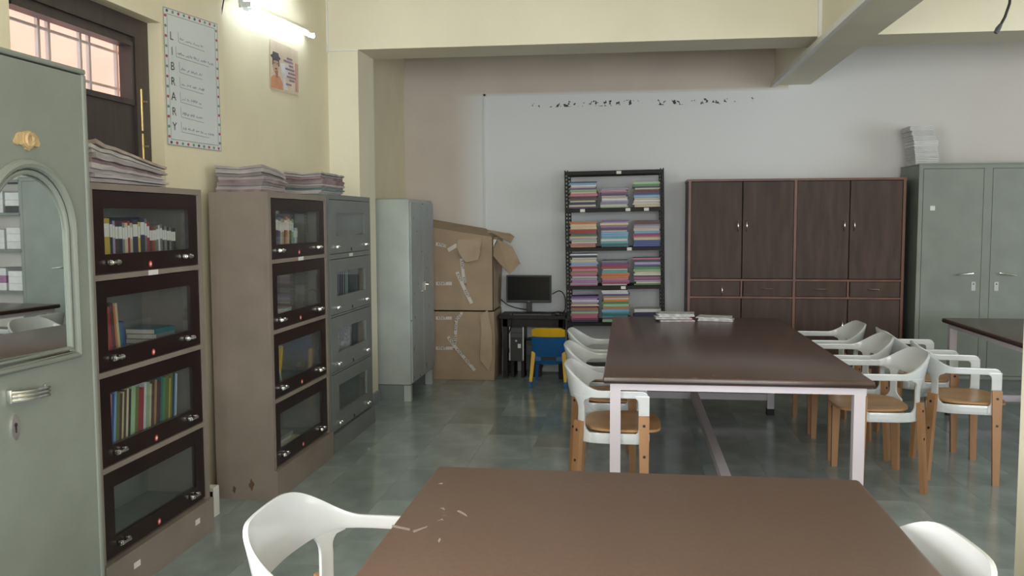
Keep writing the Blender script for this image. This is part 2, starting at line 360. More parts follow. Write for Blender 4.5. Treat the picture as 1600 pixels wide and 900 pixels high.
# iron grille outside, bright pink facade beyond
GX = -2.54
lw2 = thing('window_grille', (GX, 3.7, 1.9), 'white iron grille bars seen through glass above the brown door', 'grille')
for y in (3.05, 3.12, 3.35, 3.42, 3.65, 3.72, 3.95, 4.02, 4.25, 4.32):
    MB().box(GX-.008, GX+.008, y-.008, y+.008, 1.9, 2.75).build('bar', steelgrille, lw2)
for z in (2.0, 2.18, 2.36, 2.54):
    MB().box(GX-.005, GX+.005, 2.95, 4.7, z-.006, z+.006).build('bar', steelgrille, lw2)
tag(box(-4.7, -4.5, -1, 14, -.1, 7.0).build('outer_building', pinkwall), 'sunlit pink plastered wall outside the door glass', 'building')

# fluorescent tubes on left wall
def tube_light(name, p, q, label):
    p = Vector(p); q = Vector(q); t = thing(name, p, label, 'tube light', 'tube lights high on the left wall')
    d = (q-p).normalized(); up = Vector((1, 0, 0))
    MB().bar(p+Vector((-.046, 0, .028)), q+Vector((-.046, 0, .028)), .030, .026, (0, 0, 1)).build('batten', white_p, t)
    for e in (p, q): MB().bar(e-d*.010+Vector((-.014, 0, .008)), e+d*.010+Vector((-.014, 0, .008)), .03, .05, (1, 0, 0)).build('end_cap', white_p, t)
    MB().tube([p+d*.012, q-d*.012], .014, 12).build('tube', tube_m, t, smooth=True)
tube_light('tube_light', at(391, 15, 0, -2.25), at(490, 57, 0, -2.25), 'lower lit fluorescent tube light above the portrait poster')
a_ = at(388, 9, 0, -2.17); b_ = at(445, -5, 0, -2.17)
tube_light('tube_light', a_, a_+(b_-a_).normalized()*1.15, 'upper lit fluorescent tube light slanting up out of the frame')

# hanging cable
hc = MB().tube([(2.34, 6.0, CEIL), (2.337, 6.0, 3.0), (2.326, 6.0, 2.84), (2.302, 6.0, 2.76), (2.277, 6.0, 2.71)], .009, 8).build('hanging_cable', blackp, smooth=True)
tag(hc, 'black cable with plug end dangling at top right corner', 'cable')
OFF[hc.name] = hc.location
MB().tube([(2.279, 6, 2.716), (2.264, 6, 2.69), (2.25, 6, 2.665)], [.011, .016, .012], 8).build('cable_plug', dkgreyp, hc, smooth=True)

# ================================================================== POSTERS
class Sheet:
    """paper sheet on a wall facing +X, given by four corners; (u,v) run left-right, top-bottom"""
    def __init__(s, tl, tr, br, bl): s.c = [Vector(p) for p in (tl, tr, br, bl)]
    def p(s, u, v, n=0): a = s.c[0].lerp(s.c[1], u); b = s.c[3].lerp(s.c[2], u); return a.lerp(b, v)+Vector((n, 0, 0))
    def poly(s, uv, n, t=.0006): return MB().poly([s.p(u, v, n) for u, v in uv], t, (1, 0, 0))
    def rect(s, u0, v0, u1, v1, n): return s.poly([(u0, v0), (u1, v0), (u1, v1), (u0, v1)], n)
    def line(s, mb, pts, wd, n):
        for (u0, v0), (u1, v1) in zip(pts, pts[1:]):
            a = s.p(u0, v0, n); b = s.p(u1, v1, n); mb.bar(a, b, wd, .0006, (1, 0, 0))
        return mb
px_ = -2.277
sh = Sheet((px_, 4.24, 2.575), (px_, 4.83, 2.615), (px_, 4.84, 1.91), (px_, 4.245, 1.90))
po = tag(sh.rect(0, 0, 1, 1, 0).build('library_poster', posterw), 'tall white hand-lettered library poster with dotted red and green border', 'poster'); OFF[po.name] = po.location
mb = MB(); sh.line(mb, [(.06, .045), (.94, .045), (.94, .955), (.06, .955), (.06, .045)], .0025, .0008); sh.line(mb, [(.004, .004), (.996, .004), (.996, .996), (.004, .996), (.004, .004)], .003, .0008)
mb.build('border_line', inkg, po)
dots = [mat('red_ink_dot', (.42, .05, .06), .6), mat('green_ink_dot', (.13, .25, .15), .6), mat('dark_ink_dot', (.07, .07, .06), .6)]
k = 0
for i in range(10):
    for v in (.022, .978):
        u = .06+i*.098; dm = dots[(i+(v > .5)) % 2 if i % 5 else 2]
        sh.poly([(u+.020*math.cos(a*math.pi/4), v+.011*math.sin(a*math.pi/4)) for a in range(8)], .001).build('border_dot', dm, po)
for i in range(13):
    for u in (.03, .97):
        v = .06+i*.073; dm = dots[(i+(u > .5)) % 2]
        sh.poly([(u+.020*math.cos(a*math.pi/4), v+.011*math.sin(a*math.pi/4)) for a in range(8)], .001).build('border_dot', dm, po)
rv = random.Random(3)
for i, ch in enumerate('LIBRARY'):
    vv, ff = text2d(ch, .085); v0 = .20+i*.110
    mb = MB(); mb.add([sh.p(.125+x*1.5, v0-y*1.0, .0012) for x, y in vv], ff); mb.build('letter', ink, po)
    u0 = .24 if i != 1 else .19; u1 = (.72, .80, .66, .67, .64, .66, .76)[i]
    mb = MB(); sh.line(mb, [(u0, v0-.045), (u0+.008, v0+.03), (u1, v0+.045)], .0022, .0009); mb.build('underline', inkg, po)
    mb = MB(); u = u0+.03
    while u < u1-.02:                                       # unreadable handwriting
        n = rv.randint(3, 7); pts = []
        for q in range(n*2): pts.append((u, v0+.005+.012*(u-u0)/.5+rv.uniform(-.018, .004)*(1 if q % 2 else -.5))); u += .009
        sh.line(mb, pts, .0022, .0009); u += .018
    mb.build('handwriting', inkb, po)
# portrait poster
px_ = -2.316
sh = Sheet((px_, 5.67, 2.70), (px_, 6.17, 2.71), (px_, 6.16, 2.40), (px_, 5.66, 2.38))
pbg = mat('pale_peach_print', (.62, .50, .38), .35, var=.15, scale=6)
pp = tag(sh.rect(0, 0, 1, 1, 0).build('portrait_poster', pbg), 'faded portrait poster of a man in a dark hat below the tube light', 'poster'); OFF[pp.name] = pp.location
def pr(name, uv, c, n=.0008):
    sh.poly(uv, n).build(name, mat('print_%s_%d' % (name, int(c[0]*1000)), c, .4, var=.15, scale=12), pp)
def ell(u, v, a, b, k=14): return [(u+a*math.cos(2*math.pi*i/k), v+b*math.sin(2*math.pi*i/k)) for i in range(k)]
pr('printed_shirt', [(0.02, .78), (.12, .70), (.32, .70), (.42, .82), (.44, .97), (.02, .97)], (.55, .25, .13))
pr('printed_face', ell(.19, .49, .10, .19), (.48, .30, .22), .0012)
pr('printed_hat', ell(.18, .33, .17, .05)+[(.30, .25), (.28, .2), (.12, .22)][:0], (.055, .06, .08), .0018)
pr('printed_hat_crown', [(.06, .33), (.09, .23), (.27, .23), (.31, .33)], (.055, .06, .08), .0024)
pr('printed_beard', [(.16, .60), (.26, .60), (.25, .75), (.19, .74)], (.30, .14, .12), .0022)
pr('printed_hair', [(.08, .36), (.30, .36), (.31, .50), (.275, .50), (.27, .40), (.11, .40), (.10, .50), (.075, .50)], (.05, .04, .045), .0016)
pr('printed_moustache', [(.145, .565), (.19, .545), (.235, .565), (.19, .585)], (.05, .04, .045), .0023)
for u in (.145, .235): pr('printed_eye', ell(u, .455, .018, .014, 8), (.05, .04, .045), .0017)
pr('printed_cloud', [(.34, .42), (.62, .36), (.66, .55), (.5, .7), (.62, .95), (.46, .95), (.40, .62)], (.60, .58, .60))
for i, (u0, u1, v) in enumerate(((.58, .78, .24), (.46, .80, .31), (.66, .80, .39), (.52, .86, .47), (.62, .88, .55), (.58, .90, .63), (.66, .86, .70), (.54, .74, .80))):
    pr('printed_text_line', [(u0, v), (u1, v-.005), (u1, v+.035), (u0, v+.04)], (.20+.02*(i % 3), .15, .26), .0013)
for i, c in enumerate(((.50, .10, .08), (.60, .55, .45), (.40, .12, .12))):
    pr('printed_flag_stripe', [(.90+i*.03, .30), (.93+i*.03, .30), (.93+i*.03, .93), (.90+i*.03, .93)], c, .0013)

# ================================================================== GLAZED BOOKCASES
def bow_handle(parent, x, y, z, mt=chrome, w=.075):          # bow-tie pull, face +X
    mb = MB()
    for s in (-1, 1): mb.rbox(x, x+.018, y+s*w*.36-w*.13, y+s*w*.36+w*.13, z-.011, z+.011, .004)
    mb.tube([(x+.017, y-w*.36, z), (x+.022, y-w*.15, z), (x+.022, y+w*.15, z), (x+.017, y+w*.36, z)], [.010, .0055, .0055, .010], 8)
    return mb.build('handle', mt, parent, smooth=True)
def glazed_bookcase(loc_y, y1, xf, depth, H, base, zs, label, fm, dm, metal=False):
    """zs: list of (z0,z1) door bands, bottom to top; front faces +X"""
    y0 = loc_y; xb = xf-depth; st = .035 if not metal else .03
    t = thing('glazed_bookcase', ((xb+xf)/2, (y0+y1)/2, 0), label, 'bookcase', 'glass-fronted bookcases along the left wall')
    body = MB().box(xb, xf-.0205, y0, y0+.02, base, H).box(xb, xf-.0205, y1-.02, y1, base, H).box(xb+.001, xb+.015, y0+.02, y1-.02, base, H-.02).box(xb+.001, xf-.0205, y0+.02, y1-.02, H-.02, H-.0005)
    body.build('body', fm, t)
    ff = MB().box(xf-.02, xf+.002, y0, y0+st, base, H).box(xf-.02, xf+.002, y1-st, y1, base, H).box(xf-.02, xf+.002, y0+st, y1-st, zs[-1][1]+.004, H)
    for (a, b), (c, d) in zip(zs, zs[1:]): ff.box(xf-.02, xf+.002, y0+st, y1-st, b+.004, c-.004)
    ff.build('face_frame', fm, t)
    MB().box(xb+.0005, xf+.02, y0+.0005, y1-.0005, 0, base-.0004).build('plinth', fm, t)
    for (a, b) in zs: box(xb+.015, xf-.03, y0+.02, y1-.02, a-.02, a+.012).build('shelf', cabin_in, t)
    box(xb+.015, xb+.02, y0+.02, y1-.02, base, H-.02).build('inner_back', cabin_in, t)
    for n, (a, b) in enumerate(zs):
        u0, u1 = y0+st+.004, y1-st-.004
        if metal: g = (u0+.13, u1-.12, a+.115, b-.085); px = xf+.004
        else: g = (u0+.075, u1-.085, a+.075, b-.065); px = xf-.004
        d = MB().frame(0, px-.018, px, u0, u1, a, b, g[0], g[1], g[2], g[3]).build('door', dm, t)
        pane = box(px-.011, px-.008, g[0]-.006, g[1]+.006, g[2]-.006, g[3]+.006).build('glass_pane', glass_cab, d)
        bow_handle(d, px, u0+.12, a+.042, w=.075 if not metal else .055); bow_handle(d, px, u1-.12, a+.042, w=.075 if not metal else .055)
        yc = (u0+u1)/2
        if not metal:
            MB().lathe([(.0135, 0), (.0135, .001)], (px, yc-.01, a+.022), 'x', 16).build('round_sticker', stickr, d, label='round red sticker')
            MB().lathe([(.007, 0), (.007, .0006)], (px+.001, yc-.01, a+.022), 'x', 12).build('sticker_mark', stickw, d)
        else: MB().rbox(px, px+.006, yc-.006, yc+.006, a+.008, a+.03, .002).build('lock', blackp, d)
    # paper labels on the rails
    z = (zs[-2][1]+zs[-1][0])/2; yc = (y0+y1)/2
    box(xf+.002, xf+.003, yc-.04, yc+.04, z-.011, z+.011).build('paper_label', stickw, t)
    return t
Z4 = [(.178, .522), (.552, .902), (.932, 1.285), (1.315, 1.640)]
cabA = glazed_bookcase(3.18, 4.10, -2.04, .33, 1.67, .165, Z4, 'taupe bookcase with dark doors nearest camera, beside the mirrored cupboard', taupe, mahog)
cabB = glazed_bookcase(4.57, 5.50, -1.90, .33, 1.675, .165, Z4, 'taupe bookcase with dark doors and a wide blank side, against grey bookcase', taupe_side, mahog)
ZM = [(.135, .51), (.53, .885), (.905, 1.265), (1.305, 1.655)]
cabC = glazed_bookcase(5.545, 6.50, -1.91, .35, 1.69, .125, ZM, 'slate grey steel bookcase with small glass windows before the column', steel_cab, steel_cab, True)
# stickers on the plinth of the nearest bookcase, stains on the second one's side
for yy, w_ in ((3.40, .05), (3.93, .045)): box(-2.019, -2.018, yy-w_/2, yy+w_/2, .085, .11).build('plinth_sticker', stickw, cabA)
rust = mat('rust_stain', (.10, .052, .028), .7, var=.3, scale=20)
for cx, cz, s in ((-2.03, .085, .020), (-2.13, .055, .013)):
    pts = [(cx+s*(1+.35*math.sin(3*a*.7+cx*9))*math.cos(a*math.pi/6)*.7, 4.5695, cz+s*(1.4+.4*math.cos(a*2.1))*math.sin(a*math.pi/6)) for a in range(12)]
    MB().poly(pts, .0006, (0, -1, 0)).build('rust_stain', rust, cabB)

fb = thing('floor_block', (-2.13, 4.30, 0), 'small white and black upright block on floor between taupe bookcases', 'block')
MB().rbox(-2.15, -2.10, 4.27, 4.33, 0, .155, .004).build('body', stickw, fb)
MB().box(-2.143, -2.107, 4.268, 4.2705, .03, .135).build('dark_face', blackp, fb)

# ================================================================== BOOKS
def unit_book():
    c = MB(); t = .07
    c.box(-.5, .5, -.5, .5, 0, t); c.box(-.5, .5, -.5, .5, 1-t, 1); c.box(-.5, .5, -.5, -.47, t, 1-t)
    p = box(-.485, .485, -.47, .47, t, 1-t)
    l = box(.14, .40, -.506, -.5, .06, .94)
    return c.mesh('book'), p.mesh('pages'), l.mesh('spine_label')
bkm, pgm, lbm = unit_book()
bkm.materials.append(stickw); pgm.materials.append(page_m); lbm.materials.append(stickw)
PAL = {'purple': (.13, .05, .22), 'violet': (.24, .13, .36), 'mauve': (.42, .24, .38), 'pink': (.58, .26, .34), 'magenta': (.38, .04, .20), 'red': (.45, .035, .05),
       'maroon': (.15, .03, .045), 'orange': (.66, .27, .09), 'tan': (.50, .33, .19), 'cream': (.66, .58, .44), 'yellow': (.66, .52, .09), 'olive': (.24, .26, .09),
       'green': (.14, .34, .14), 'pale green': (.42, .56, .40), 'teal': (.03, .24, .28), 'turquoise': (.18, .45, .48), 'sky blue': (.30, .48, .66), 'blue': (.05, .12, .38),
       'navy': (.02, .03, .12), 'grey': (.30, .30, .32), 'white': (.68, .67, .68), 'black': (.02, .02, .022), 'brown': (.15, .08, .05), 'lilac': (.48, .42, .58)}
def cover(cn): return mat('book_cover_'+cn.replace(' ', '_'), [x**1.5 for x in PAL[cn]], .42, var=.3, scale=14, objvar=.15, stretch=(1, 1, 4))
def book(cn, mtx, dims, label, cat, group, spine_label=False):
    o = bpy.data.objects.new('book', bkm); col.objects.link(o)
    o.matrix_world = mtx @ Matrix.Diagonal((*dims, 1))
    o.material_slots[0].link = 'OBJECT'; o.material_slots[0].material = cover(cn)
    p = bpy.data.objects.new('pages', pgm); col.objects.link(p); p.parent = o
    if spine_label:
        l = bpy.data.objects.new('spine_label', lbm); col.objects.link(l); l.parent = o
    return tag(o, label, cat, group)
def standing_row(xfront, y, z, items, where, group, lean=0., H=.20, lab=False, rnd=random.Random(1)):
    """items: list of (colour, thickness[, height]); upright, spines to +X, leaning by lean degrees about X (top toward +Y if negative)"""
    i = 0
    for it in items:
        i += 1
        cn, th = it[0], it[1]; h = it[2] if len(it) > 2 else H*rnd.uniform(.93, 1.03)
        ln = R(it[3] if len(it) > 3 else lean)
        B = Matrix(((0, -1, 0, 0), (0, 0, -1, 0), (1, 0, 0, 0), (0, 0, 0, 1)))   # columns: x->Z, y->-X, z->-Y
        # local base corner: thickness runs from 0 (at +Y side) to -Y ; place so that the book occupies y..y+th
        dep = .145*rnd.uniform(.95, 1.05)
        Rx = Matrix.Rotation(ln, 4, 'X')
        c = Matrix.Translation((xfront-dep/2, y, z+.0005)) @ Rx @ Matrix.Translation((0, th if ln <= 0 else 0, 0)) @ Matrix.Translation((0, 0 if ln <= 0 else th, h/2)) @ B
        if ln > 0: c = Matrix.Translation((xfront-dep/2, y, z+.0005+math.sin(abs(ln))*0)) @ Rx @ Matrix.Translation((0, th, h/2)) @ B
        lift = math.sin(abs(ln))*th if ln < 0 else 0.
        c = Matrix.Translation((0, 0, lift)) @ c
        book(cn, c, (h, dep, th), '%s book, %s from left on %s' % (cn, ORD[i], where), 'book', group, lab and th > .012)
        nx = items[i][3] if i < len(items) and len(items[i]) > 3 else math.degrees(ln)
        y += th/math.cos(ln)+.0008+max(0, math.tan(R(nx))-math.tan(ln))*h*(1 if ln > 0 else 0)
    return y
fx = -2.04-.045
wA = 'near taupe bookcase'
row = [('white', 0.0276, .215), ('yellow', 0.0497, .205), ('navy', 0.0193), ('lilac', 0.0166), ('maroon', 0.0221, .19), ('navy', 0.0304, .19), ('grey', 0.0166, .185), ('cream', 0.0221), ('red', 0.0166), ('cream', 0.0193),
       ('navy', 0.0414, .20), ('yellow', 0.0166, .19), ('navy', 0.0359, .21), ('grey', 0.0166), ('red', 0.0207, .19), ('maroon', 0.0193, .17), ('red', 0.0179, .17), ('olive', 0.0166, .17), ('grey', 0.0166, .175), ('white', 0.0138, .175), ('grey', 0.0193, .18), ('brown', 0.0166, .17),
       ('grey', 0.0221, .17), ('black', 0.0193, .165), ('grey', 0.0179, .165), ('brown', 0.0166, .16), ('black', 0.0207, .16)]
standing_row(fx, 3.32, 1.315+.012, row, 'the top shelf of '+wA, 'books on the top shelf of the near bookcase', lab=True)
row = [('pink', 0.0135), ('red', 0.0162), ('orange', 0.0135), ('red', 0.0243), ('maroon', 0.0243), ('orange', 0.0135), ('cream', 0.0162), ('teal', 0.0162, .16), ('blue', 0.0189, .16)]
standing_row(fx, 3.325, .932+.012, row, 'second shelf down of '+wA, 'books on the second shelf of the near bookcase', lean=5, H=.24, lab=False)
row = [('pink', 0.0150), ('blue', 0.0180), ('sky blue', 0.0150), ('olive', 0.0240), ('brown', 0.0180), ('cream', 0.0120), ('brown', 0.0180), ('cream', 0.0150), ('black', 0.0180), ('pale green', 0.0330), ('olive', 0.0240), ('red', 0.0420), ('white', 0.0180), ('pale green', 0.0270),
       ('cream', 0.0150), ('brown', 0.0240), ('tan', 0.0180), ('maroon', 0.0330), ('teal', 0.0180), ('green', 0.0210), ('olive', 0.0330), ('yellow', 0.0120), ('olive', 0.0180), ('navy', 0.0180), ('sky blue', 0.0120), ('white', 0.0090)]
standing_row(fx, 3.33, .552+.012, row, 'third shelf down of '+wA, 'books on the third shelf of the near bookcase', lean=-6, H=.255)
# flat exercise books lying at the right end of the second shelf
for i, cn in enumerate(('grey', 'teal', 'grey', 'teal')):
    mm = Matrix.Translation((fx-.1, 3.86, .9445+i*.0225)) @ Matrix.Rotation(R(90+(-1)**i*2), 4, 'Z')
    book(cn, mm, (.17, .15, .022), '%s book lying flat, %s from bottom, second shelf down of %s' % (cn, ORD[i+1], wA), 'book', 'flat books in the near bookcase')
fx = -1.90-.045; wB = 'blank-sided taupe bookcase'
row = [('white', 0.0210), ('brown', 0.0210), ('cream', 0.0245), ('pink', 0.0210), ('navy', 0.0525, .22), ('blue', 0.0280), ('cream', 0.0280), ('tan', 0.0245), ('brown', 0.0245), ('orange', 0.0280), ('cream', 0.0245), ('olive', 0.0350), ('pale green', 0.0280), ('sky blue', 0.0245, .15), ('white', 0.0210, .15), ('pale green', 0.0175, .15)]
standing_row(fx, 4.665, 1.327, row, 'top shelf of '+wB, 'books on the top shelf of the second bookcase', lean=-5, H=.215, lab=True)
for i, (cn, yy, ll) in enumerate((('grey', 4.98, .20), ('white', 4.99, .19), ('white', 5.0, .17))):
    book(cn, Matrix.Translation((fx-.11, yy, .9445+i*.0225)) @ Matrix.Rotation(R(88+i*4), 4, 'Z'), (ll, .16, .022), '%s book lying flat, %s from bottom, second shelf down of %s' % (cn, ORD[i+1], wB), 'book', 'flat books in the second bookcase')
for i, cn in enumerate(('pink', 'white')):
    book(cn, Matrix.Translation((fx-.10, 4.77, .9445+i*.0185)) @ Matrix.Rotation(R(86+i*5), 4, 'Z'), (.15, .16, .018), '%s book at left end, %s from bottom, second shelf down of %s' % (cn, ORD[i+1], wB), 'book', 'flat books in the second bookcase')
row = [('magenta', .012, .20, 4), ('sky blue', .010, .20, 7), ('white', .006, .21, 10), ('teal', .010, .20, 13), ('violet', .010, .19, 17), ('green', .010, .19, 21), ('white', .006, .18, 25)]
standing_row(fx, 4.70, .564, row, 'third shelf down of '+wB, 'books on the third shelf of the second bookcase')
standing_row(fx-.06, 4.93, .564, [('yellow', .016, .23, -14)], 'the back of third shelf of '+wB, 'books on the third shelf of the second bookcase')
for i, (cn, yy, ll) in enumerate((('cream', 4.86, .30), ('grey', 4.87, .29), ('cream', 4.88, .30), ('white', 4.86, .28), ('grey', 4.89, .27), ('cream', 5.12, .20))):
    zz = .1905+i*.0185 if i < 5 else .1905
    book(cn, Matrix.Translation((fx-.11, yy, zz)) @ Matrix.Rotation(R(88+(i*3) % 5), 4, 'Z'), (ll if i < 5 else .20, .18, .018), '%s file lying flat, %s on the bottom shelf of %s' % (cn, ORD[i+1], wB), 'book', 'flat files on the bottom shelf')
fx = -1.91-.045; wC = 'slate grey steel bookcase'
row = [('grey', .022), ('violet', .020), ('maroon', .018), ('grey', .02), ('black', .03), ('white', .010), ('navy', .022), ('grey', .02), ('white', .010), ('green', .014), ('white', .014), ('teal', .02), ('black', .02)]
standing_row(fx, 5.86, .917, row, 'second shelf down of '+wC, 'books in the slate grey bookcase', lean=-4, H=.27)
standing_row(fx, 6.08, .542, [('white', .03), ('grey', .03), ('navy', .02)], 'third shelf down of '+wC, 'books in the slate grey bookcase', lean=-5, H=.26)

# ================================================================== NEWSPAPER STACKS
news_m = [mat('newsprint_%d' % i, c, .8, var=.22, scale=9, stretch=(1, 1, 6)) for i, c in enumerate(((.32, .285, .285), (.40, .365, .355), (.20, .175, .18), (.36, .345, .345), (.43, .40, .38)))]
news_c = [mat('newsprint_colour_%d' % i, c, .7, var=.35, scale=12) for i, c in enumerate(((.13, .20, .20), (.24, .17, .175), (.33, .27, .23), (.52, .54, .56)))]
def news_stack(cx, cy, z, lx, ly, n, thick, profile, where, group, rnd, name='newspaper', cat='newspaper', mats=None, flip=None):
    """n folded papers; profile(v) multiplies thickness along Y (v 0..1 near to far), all sheets follow the pile below"""
    K = 9; base = [[0.0]*3 for _ in range(K)]
    for i in range(n):
        th = thick*rnd.uniform(.7, 1.3); ax = lx*rnd.uniform(.94, 1.0); ay = ly*rnd.uniform(.94, 1.0); dx = rnd.uniform(-.012, .012); dy = rnd.uniform(-.02, .02)
        V = []; F = []; gap = rnd.choice((.0006, .0008, .003))
        for k in range(K):
            v = k/(K-1); y = cy-ay/2+ay*v+dy
            for j in range(3):
                x = cx-ax/2+ax*j/2+dx
                t = th*profile(v, i/n)*(.9 if (j == 1) else 1.0)*rnd.uniform(.88, 1.12)
                b = base[k][j]+gap; V += [(x, y, z+b), (x, y, z+b+t)]; base[k][j] = b+t
        idx = lambda k, j, s: (k*3+j)*2+s
        for k in range(K-1):
            for j in range(2):
                F.append((idx(k, j, 1), idx(k, j+1, 1), idx(k+1, j+1, 1), idx(k+1, j, 1))); F.append((idx(k, j, 0), idx(k+1, j, 0), idx(k+1, j+1, 0), idx(k, j+1, 0)))
            for j in (0, 2): F.append((idx(k, j, 0), idx(k, j, 1), idx(k+1, j, 1), idx(k+1, j, 0)))
        for k in (0, K-1):
            for j in range(2): F.append((idx(k, j, 0), idx(k, j+1, 0), idx(k, j+1, 1), idx(k, j, 1)))
        ms = mats or (news_m if rnd.random() < .72 else news_c)
        o = MB().add(V, F).build(name, ms[rnd.randrange(len(ms))], smooth=False)
        tag(o, 'folded %s, %s from bottom of the pile on %s' % (name.replace('_', ' '), ORD[i+1], where), cat, group)
rn = random.Random(11)
news_stack(-2.19, 3.50, 1.6705, .30, .56, 9, .0105, lambda v, q: 1.45-.75*v+.15*math.sin(5*v+24*q), 'nearest taupe bookcase', 'newspapers on the nearest bookcase', rn)
news_stack(-2.085, 4.80, 1.6755, .27, .34, 10, .0130, lambda v, q: 1.0-.25*v*v+.10*math.sin(6*v+25*q), 'the taupe bookcase with blank side', 'newspapers on the second bookcase', rn)
news_stack(-2.09, 5.82, 1.6905, .26, .46, 10, .0132, lambda v, q: 1.0-.12*v+.12*math.sin(7*v+26*q), 'slate grey bookcase', 'magazines on the grey bookcase', rn, 'magazine', 'magazine')

# ================================================================== MIRRORED STEEL CUPBOARD (near left)
AX = -1.72
al = thing('steel_cupboard', (-1.96, 2.25, 0), 'tall grey-green steel cupboard with arched mirror at left edge', 'cupboard')
MB().box(-2.2, AX-.022, 1.80, 2.695, .10, 1.985).build('body', steel_grn, al)
MB().box(-2.2, AX-.03, 1.80, 2.695, 0, .10).build('plinth', steel_grn, al)
MB().rbox(-2.203, AX+.003, 1.797, 2.702, 1.985, 2.002, .006).build('top_rim', steel_grn, al)
MB().rbox(-1.76, AX+.004, 2.678, 2.700, .10, 1.985, .006).build('corner_stile', steel_grn, al)
# door with an arched opening for the mirror
my0, my1, mz0, mzs = 2.22, 2.585, 1.115, 1.49      # mirror recess, spring line of arch
def arch(inset, n=20):
    yc = (my0+my1)/2; ry = (my1-my0)/2-inset; rz = .185-inset
    pts = [(my0+inset, mz0+inset), (my1-inset, mz0+inset)]
    return pts+[(yc+ry*math.cos(a), mzs+rz*math.sin(a)) for a in [math.pi*i/n for i in range(n+1)]]
def door_with_hole(x0, x1, y0, y1, z0, z1, hole):
    m_ = MB(); k = len(hole); cy = sum(p[0] for p in hole)/k; cz = sum(p[1] for p in hole)/k
    outer = []
    for (y, z) in hole:                                   # project each hole vertex to the outer rectangle
        dy, dz = y-cy, z-cz; s = min(((y1-cy)/dy if dy > 0 else (y0-cy)/dy) if abs(dy) > 1e-6 else 9e9, ((z1-cz)/dz if dz > 0 else (z0-cz)/dz) if abs(dz) > 1e-6 else 9e9)
        outer.append((cy+dy*s, cz+dz*s))
    # add the four corners exactly: snap nearest outer points
    for c in ((y0, z0), (y1, z0), (y1, z1), (y0, z1)):
        i = min(range(k), key=lambda q: abs(outer[q][0]-c[0])+abs(outer[q][1]-c[1])); outer[i] = c
    for x in (x0, x1): pass
    V = [(x, y, z) for x in (x0, x1) for (y, z) in hole]+[(x, y, z) for x in (x0, x1) for (y, z) in outer]
    F = []
    for i in range(k):
        j = (i+1) % k
        F += [(k+i, k+j, 3*k+j, 3*k+i), (i, 2*k+i, 2*k+j, j), (i, j, k+j, k+i), (2*k+i, 3*k+i, 3*k+j, 2*k+j)]
    return m_.add(V, F)
dr = door_with_hole(AX-.020, AX, 1.85, 2.676, .105, 1.98, arch(0)).build('door', steel_grn, al)
# moulding round the mirror
mo = MB()
for ins, r, xx in ((-.012, .014, AX+.004), (.012, .008, AX-.001)):
    pts = [(xx, y, z) for (y, z) in arch(ins)]
    mo.tube(pts, r, 8, closed=True)
mo.build('mirror_moulding', steel_grn, dr, smooth=True)
mp = [Vector((AX-.016, y, z)) for (y, z) in arch(.002)]
yc = (my0+my1)/2
rot = Matrix.Rotation(R(-3.4), 3, 'Z')
mp = [Vector((AX-.003, yc, 0))+rot @ (p-Vector((AX-.003, yc, 0))) for p in mp]
MB().poly(mp, .002).build('mirror', mirror_m, dr)
# rosette, handle, lock
ro = MB()
def ell3(y, z, a, b, x0, x1, n=14): return MB().poly([(x0, y+a*math.cos(2*math.pi*i/n), z+b*math.sin(2*math.pi*i/n)) for i in range(n)], x1-x0, (1, 0, 0))
for (y, z, a, b, h) in ((2.40, 1.755, .025, .026, .012), (2.368, 1.755, .016, .017, .008), (2.432, 1.755, .016, .017, .008), (2.375, 1.765, .012, .010, .007), (2.425, 1.768, .012, .010, .007), (2.355, 1.748, .010, .010, .006), (2.445, 1.748, .010, .010, .006), (2.40, 1.732, .010, .008, .008)):
    e = ell3(y, z, a, b, AX, AX+h); ro.add(e.v, e.f)
ro.tube([(AX+.013, 2.40+.015*math.cos(i*math.pi/6), 1.755+.017*math.sin(i*math.pi/6)) for i in range(12)], .006, 6, closed=True)
ro.build('rosette', gold_p, dr, label='gold moulded rosette')
hb = MB()
for k in range(3):
    z = 1.012+k*.011; hb.tube([(AX+.012, 2.275, z+.008), (AX+.028, 2.29, z+.007), (AX+.034, 2.34, z+.004), (AX+.028, 2.415, z), (AX+.008, 2.435, z)], .0058, 8)
hb.rbox(AX, AX+.016, 2.268, 2.282, 1.012, 1.052, .003); hb.rbox(AX, AX+.012, 2.428, 2.44, 1.005, 1.04, .003)
hb.build('handle', chrome, dr, smooth=True, label='ribbed chrome pull handle')
lk = MB().poly([(AX, 2.297+.017*math.cos(2*math.pi*i/16), .94+.034*math.sin(2*math.pi*i/16)*(1 if i % 4 else 1.12)) for i in range(16)], .005, (1, 0, 0)).build('lock_plate', chrome, dr)
MB().lathe([(.006, 0), (.006, .001)], (AX+.005, 2.297, .947), 'x', 10).box(AX+.005, AX+.006, 2.294, 2.300, .925, .945).build('keyhole', ink, lk)

# ================================================================== STEEL ALMIRAH between column and cartons
ma = thing('steel_almirah', (-2.0, 7.72, 0), 'worn blue-grey steel almirah with chipped doors between column and cartons', 'cupboard')
x0, x1, y0, y1 = -2.215, -1.79, 7.275, 8.165
MB().rbox(x0, x1-.012, y0, y1, .135, 1.70, .018).build('body', steel_mid, ma, smooth=True)
ym = (y0+y1)/2
for a, b, nm in ((y0+.018, ym-.002, 'l'), (ym+.002, y1-.018, 'r')):
    dd = MB().rbox(x1-.018, x1, a, b, .16, 1.67, .004).build('door', steel_door, ma)
    if nm == 'r':
        MB().rbox(x1, x1+.012, a+.02, a+.06, .90, .98, .004).build('lock_plate', chrome, dd)
        MB().tube([(x1+.008, a+.04, .955), (x1+.03, a+.04, .955), (x1+.032, a+.15, .975)], .007, 8).build('lever_handle', chrome, dd, smooth=True)
    else: MB().lathe([(.014, 0), (.010, .008)], (x1, b-.05, .90), 'x', 12).build('lock', chrome, dd)
